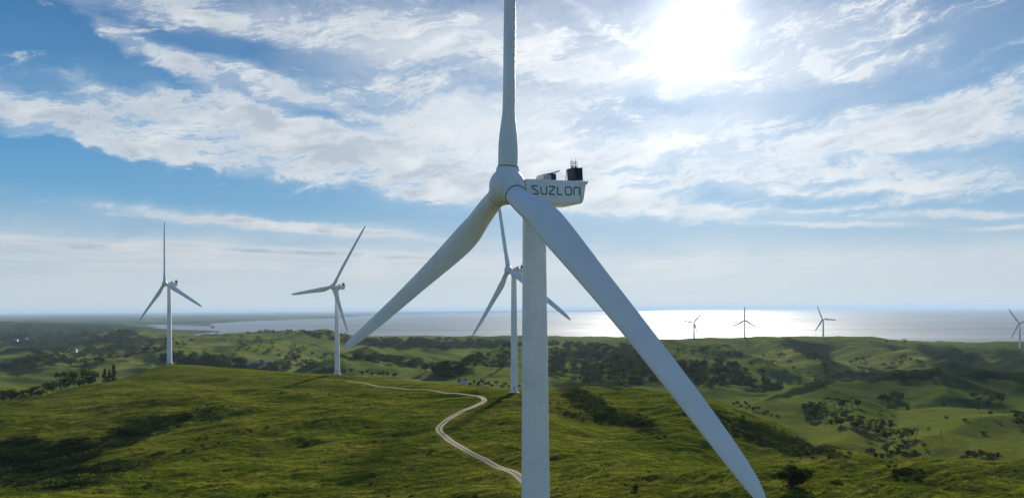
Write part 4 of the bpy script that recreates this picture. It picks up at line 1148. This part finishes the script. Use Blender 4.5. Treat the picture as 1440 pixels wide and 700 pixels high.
# the rest, far off and past counting
LOW = [make_crown('round', s, .6) for s in range(5)] + [make_crown('bush', 50, .3)]
def merged(name, items, mat):
    V = []; F = []; o = 0
    for p, sx, sz, (v, f), ang in items:
        va = np.array([tuple(q) for q in v]); ca, sa = math.cos(ang), math.sin(ang)
        V.append(np.stack([(va[:, 0] * ca - va[:, 1] * sa) * sx + p[0], (va[:, 0] * sa + va[:, 1] * ca) * sx + p[1], va[:, 2] * sz + p[2]], 1))
        F.append(np.array(f) + o); o += len(va)
    V = np.vstack(V).astype(np.float32); F = np.vstack(F).astype(np.int32); k = F.shape[1]
    me = bpy.data.meshes.new(name); me.vertices.add(len(V)); me.vertices.foreach_set('co', V.ravel())
    me.loops.add(F.size); me.loops.foreach_set('vertex_index', F.ravel())
    me.polygons.add(len(F)); me.polygons.foreach_set('loop_start', (np.arange(len(F)) * k).astype(np.int32))
    me.update(calc_edges=True); me.materials.append(mat)
    ob = bpy.data.objects.new(name, me); COL.objects.link(ob); ob['kind'] = 'stuff'
    return ob
items = []
for hp, px, p, kd, _ in rest:
    h = hp * p.y / FPX * (.6 if kd == 'bush' else 1)
    items.append(((p.x, p.y, p.z - h * .22), h * rt.uniform(1.1, 1.8), h * 1.15, rt.choice(LOW), rt.uniform(0, 6.28)))
w_o = merged('distant_woodland', items, leaf_m); w_o['label'] = 'dark woods and hedges covering the far hills and valleys'

# gorse and bracken in the near gullies, and grass tussocks on the ridge
items = []
for (cx_, cy_, a_, b_, an, w_) in SCRUB_SHADE[:15]:
    n_ = int(a_ * b_ * .11 * w_)
    ca, sa = math.cos(R(an)), math.sin(R(an))
    for _ in range(n_):
        a = rt.uniform(0, 6.283); q = math.sqrt(rt.random()) * .92
        uu, vv = q * math.cos(a) * a_, q * math.sin(a) * b_
        px, py = cx_ + uu * ca - vv * sa, cy_ + uu * sa + vv * ca
        if py > 715 or vnoise(np.array([px / 12.0]), np.array([py / 5.0]), 15)[0] < -.15: continue
        p = ground(px, py)
        if p is None or p.y > 620: continue
        s_ = rt.uniform(.7, 2.0) * (1.3 if rt.random() < .12 else 1)
        items.append(((p.x, p.y, p.z - .25), s_ * rt.uniform(.9, 1.5), s_ * .9, LOW[5], rt.uniform(0, 6.28)))
for _ in range(1500):
    px, py = rt.uniform(-20, 1460), 545 + 165 * rt.random() ** .8
    if vnoise(np.array([px / 34.0]), np.array([py / 9.0]), 16)[0] < .18: continue
    p = ground(px, py, 150, 700)
    if p is None or p.y > 560: continue
    if min((p.x - q[0]) ** 2 + (p.y - q[1]) ** 2 for q in TRACK) < 30: continue
    s_ = rt.uniform(.35, .95) * (2.0 if rt.random() < .05 else 1)
    items.append(((p.x, p.y, p.z - .15), s_ * rt.uniform(1.0, 2.2), s_ * .8, LOW[5], rt.uniform(0, 6.28)))
s_o = merged('gorse_scrub', items, scrub_m); s_o['label'] = 'dark gorse and bracken filling the gullies of the ridge'

ng = 30000
rn = np.random.default_rng(5)
th = np.radians(rn.uniform(-37, 37, ng)); rr = 150 * (520 / 150) ** (rn.random(ng) ** 1.35)
gx, gy = np.sin(th) * rr / np.cos(th) * np.cos(th), np.cos(th) * rr
cl_ = vnoise(gx / 16, gy / 10, 33) + 0.6 * vnoise(gx / 5, gy / 4, 34)
if TRACK:
    T_ = np.array([(p[0], p[1]) for p in TRACK[::3]])
    dmin = np.min(np.hypot(gx[:, None] - T_[None, :, 0], gy[:, None] - T_[None, :, 1]), axis=1)
else: dmin = np.full(ng, 99.)
ok = (cl_ > -.25) & (dmin > 4.5)
gx, gy = gx[ok], gy[ok]; gz = height(gx, gy, True); n_ = len(gx); K = 5
V = np.zeros((n_, K, 3, 3), np.float32)
hh = rn.uniform(.22, .62, (n_, 1)) * rn.uniform(.7, 1.2, (n_, K)); a = rn.uniform(0, 6.283, (n_, K)); ln = rn.uniform(.1, .55, (n_, K)) * hh; bw = rn.uniform(.05, .13, (n_, K))
bx = gx[:, None] + rn.normal(0, .16, (n_, K)); by = gy[:, None] + rn.normal(0, .16, (n_, K))
V[:, :, 0] = np.stack([bx - np.sin(a) * bw, by + np.cos(a) * bw, gz[:, None] - .05 + 0 * bx], -1)
V[:, :, 1] = np.stack([bx + np.sin(a) * bw, by - np.cos(a) * bw, gz[:, None] - .05 + 0 * bx], -1)
V[:, :, 2] = np.stack([bx + np.cos(a) * ln, by + np.sin(a) * ln, gz[:, None] + hh], -1)
V = V.reshape(-1, 3); F = np.arange(len(V), dtype=np.int32)
me = bpy.data.meshes.new('grass_tussocks'); me.vertices.add(len(V)); me.vertices.foreach_set('co', V.ravel())
me.loops.add(len(F)); me.loops.foreach_set('vertex_index', F); me.polygons.add(len(F) // 3); me.polygons.foreach_set('loop_start', (np.arange(len(F) // 3) * 3).astype(np.int32))
me.update(calc_edges=True); me.materials.append(grass_m)
g_o = bpy.data.objects.new('grass_tussocks', me); COL.objects.link(g_o); g_o['kind'] = 'stuff'; g_o['label'] = 'tussocky grass with dry straw-coloured stems on the near ridge'

# dead tree on the pale slope
p = ground(1323, 615)
if p is not None:
    h = 13 * p.y / FPX; m = MB()
    m.tube([(0, 0, -.5), (.15, 0, h * .4), (.45, .1, h * .75), (.5, 0, h)], [.34, .26, .16, .04], 7)
    tr = bpy.data.objects.new('dead_tree', None); COL.objects.link(tr); tr.location = p
    tag(tr, 'bare dead tree trunk on the pale slope of the right-hand hill', 'tree')
    m.build('trunk', bark_m, tr)
    for a_, z_, l_ in ((.4, .55, 2.2), (2.6, .7, 1.8), (3.9, .45, 2.0)):
        m = MB(); m.tube([(.3, 0, h * z_), (.3 + l_ * .6 * math.cos(a_), l_ * .6 * math.sin(a_), h * z_ + .6), (.3 + l_ * math.cos(a_), l_ * math.sin(a_), h * z_ + 1.6)], [.12, .08, .03], 5)
        m.build('limb', bark_m, tr)

# farmhouses far off
hw_m = plain('white_render', (.78, .77, .74), .8, .2, 0, .06, .5); roof_g = plain('roof_iron', (.42, .43, .44), .55, .3, 0, .15, .6); roof_r = plain('roof_tile', (.30, .15, .10), .8, .2, 0, .2, .6)
glass_m = plain('window_dark', (.03, .035, .04), .2, .5)
def farmhouse(px, py, w, dp, hgt, rot, label, roofm=roof_g):
    p = ground(px, py, 700)
    if p is None or p.z < SEA + 1: return
    r = bpy.data.objects.new('farmhouse', None); COL.objects.link(r); r.location = p; r.rotation_euler = (0, 0, rot)
    tag(r, label, 'house', 'white farm buildings in the valleys')
    m = MB(); m.box((0, 0, hgt / 2 - 1), w, dp, hgt + 2); m.build('wall', hw_m, r, smooth_sh=False)
    m = MB(); e = .5; rh = dp * .32
    v = [(-w / 2 - e, -dp / 2 - e, hgt - .25), (w / 2 + e, -dp / 2 - e, hgt - .25), (w / 2 + e, 0, hgt + rh), (-w / 2 - e, 0, hgt + rh), (-w / 2 - e, dp / 2 + e, hgt - .25), (w / 2 + e, dp / 2 + e, hgt - .25)]
    m.add(v, [(0, 1, 2, 3), (3, 2, 5, 4), (0, 3, 4), (1, 5, 2), (0, 4, 5, 1)]); ro = m.build('roof', roofm, r, smooth_sh=False)
    m = MB(); m.box((w * .3, dp * .1, hgt + rh * .9), .9, .9, 1.8); m.build('chimney', hw_m, ro, smooth_sh=False)
    for x in (-.3, .28):
        m = MB(); m.box((x * w, -dp / 2 - .03, hgt * .52), w * .14, .12, hgt * .34); m.build('window', glass_m, r, smooth_sh=False)
    m = MB(); m.box((0, -dp / 2 - .03, 1.1), 1.1, .12, 2.2); m.build('door', bark_m, r, smooth_sh=False)
for a_ in [(354, 514, 11, 8, 4.5, .2, 'white farm building in the trees below the far left hill, leftmost of three'), (362, 512, 14, 8, 5, -.1, 'largest white farm building in the trees below the far left hill'), (373, 510.5, 12, 7, 4, .3, 'white farm building at the right end of the group below the far left hill'),
           (600, 480, 16, 10, 6, .1, 'white house in the far wooded band left of the third turbine', roof_r), (636, 479, 14, 9, 5, -.2, 'small white house in the far wooded band by the coast', roof_r),
           (22, 479, 18, 10, 5, .1, 'pale house in the far left valley near the left edge'), (37, 477, 16, 10, 5, -.2, 'white house right of the pale one in the far left valley'), (70, 451, 40, 18, 8, 0, 'long pale shed on the far left plain'),
           (102, 494, 22, 9, 5, .3, 'long white shed on the floor of the left valley'), (652, 541, 9, 6, 3.5, .1, 'white cottage just beyond the ridge in the middle fields'), (836, 488, 11, 7, 7, 0, 'white house on the wooded skyline behind the big tower')]:
    farmhouse(*a_)
# ------------------------------------------------------------------ air
hm, N = material('haze_air')
pv = N.n('ShaderNodeVolumePrincipled')
pv.inputs['Color'].default_value = (0.58, 0.78, 1.0, 1)
pv.inputs['Density'].default_value = 2.9e-5
pv.inputs['Anisotropy'].default_value = 0.0
o_ = N.n('ShaderNodeOutputMaterial'); N.t.links.new(pv.outputs[0], o_.inputs['Volume'])
B, z0, z1 = 180000.0, -119.5, 190.0
hv = [(x, y, z) for z in (z0, z1) for y in (-B, B) for x in (-B, B)]
hz_o = mesh_obj('haze', hv, [(0, 2, 3, 1), (4, 5, 7, 6), (0, 1, 5, 4), (2, 6, 7, 3), (0, 4, 6, 2), (1, 3, 7, 5)], hm, smooth_sh=False, kind='stuff')
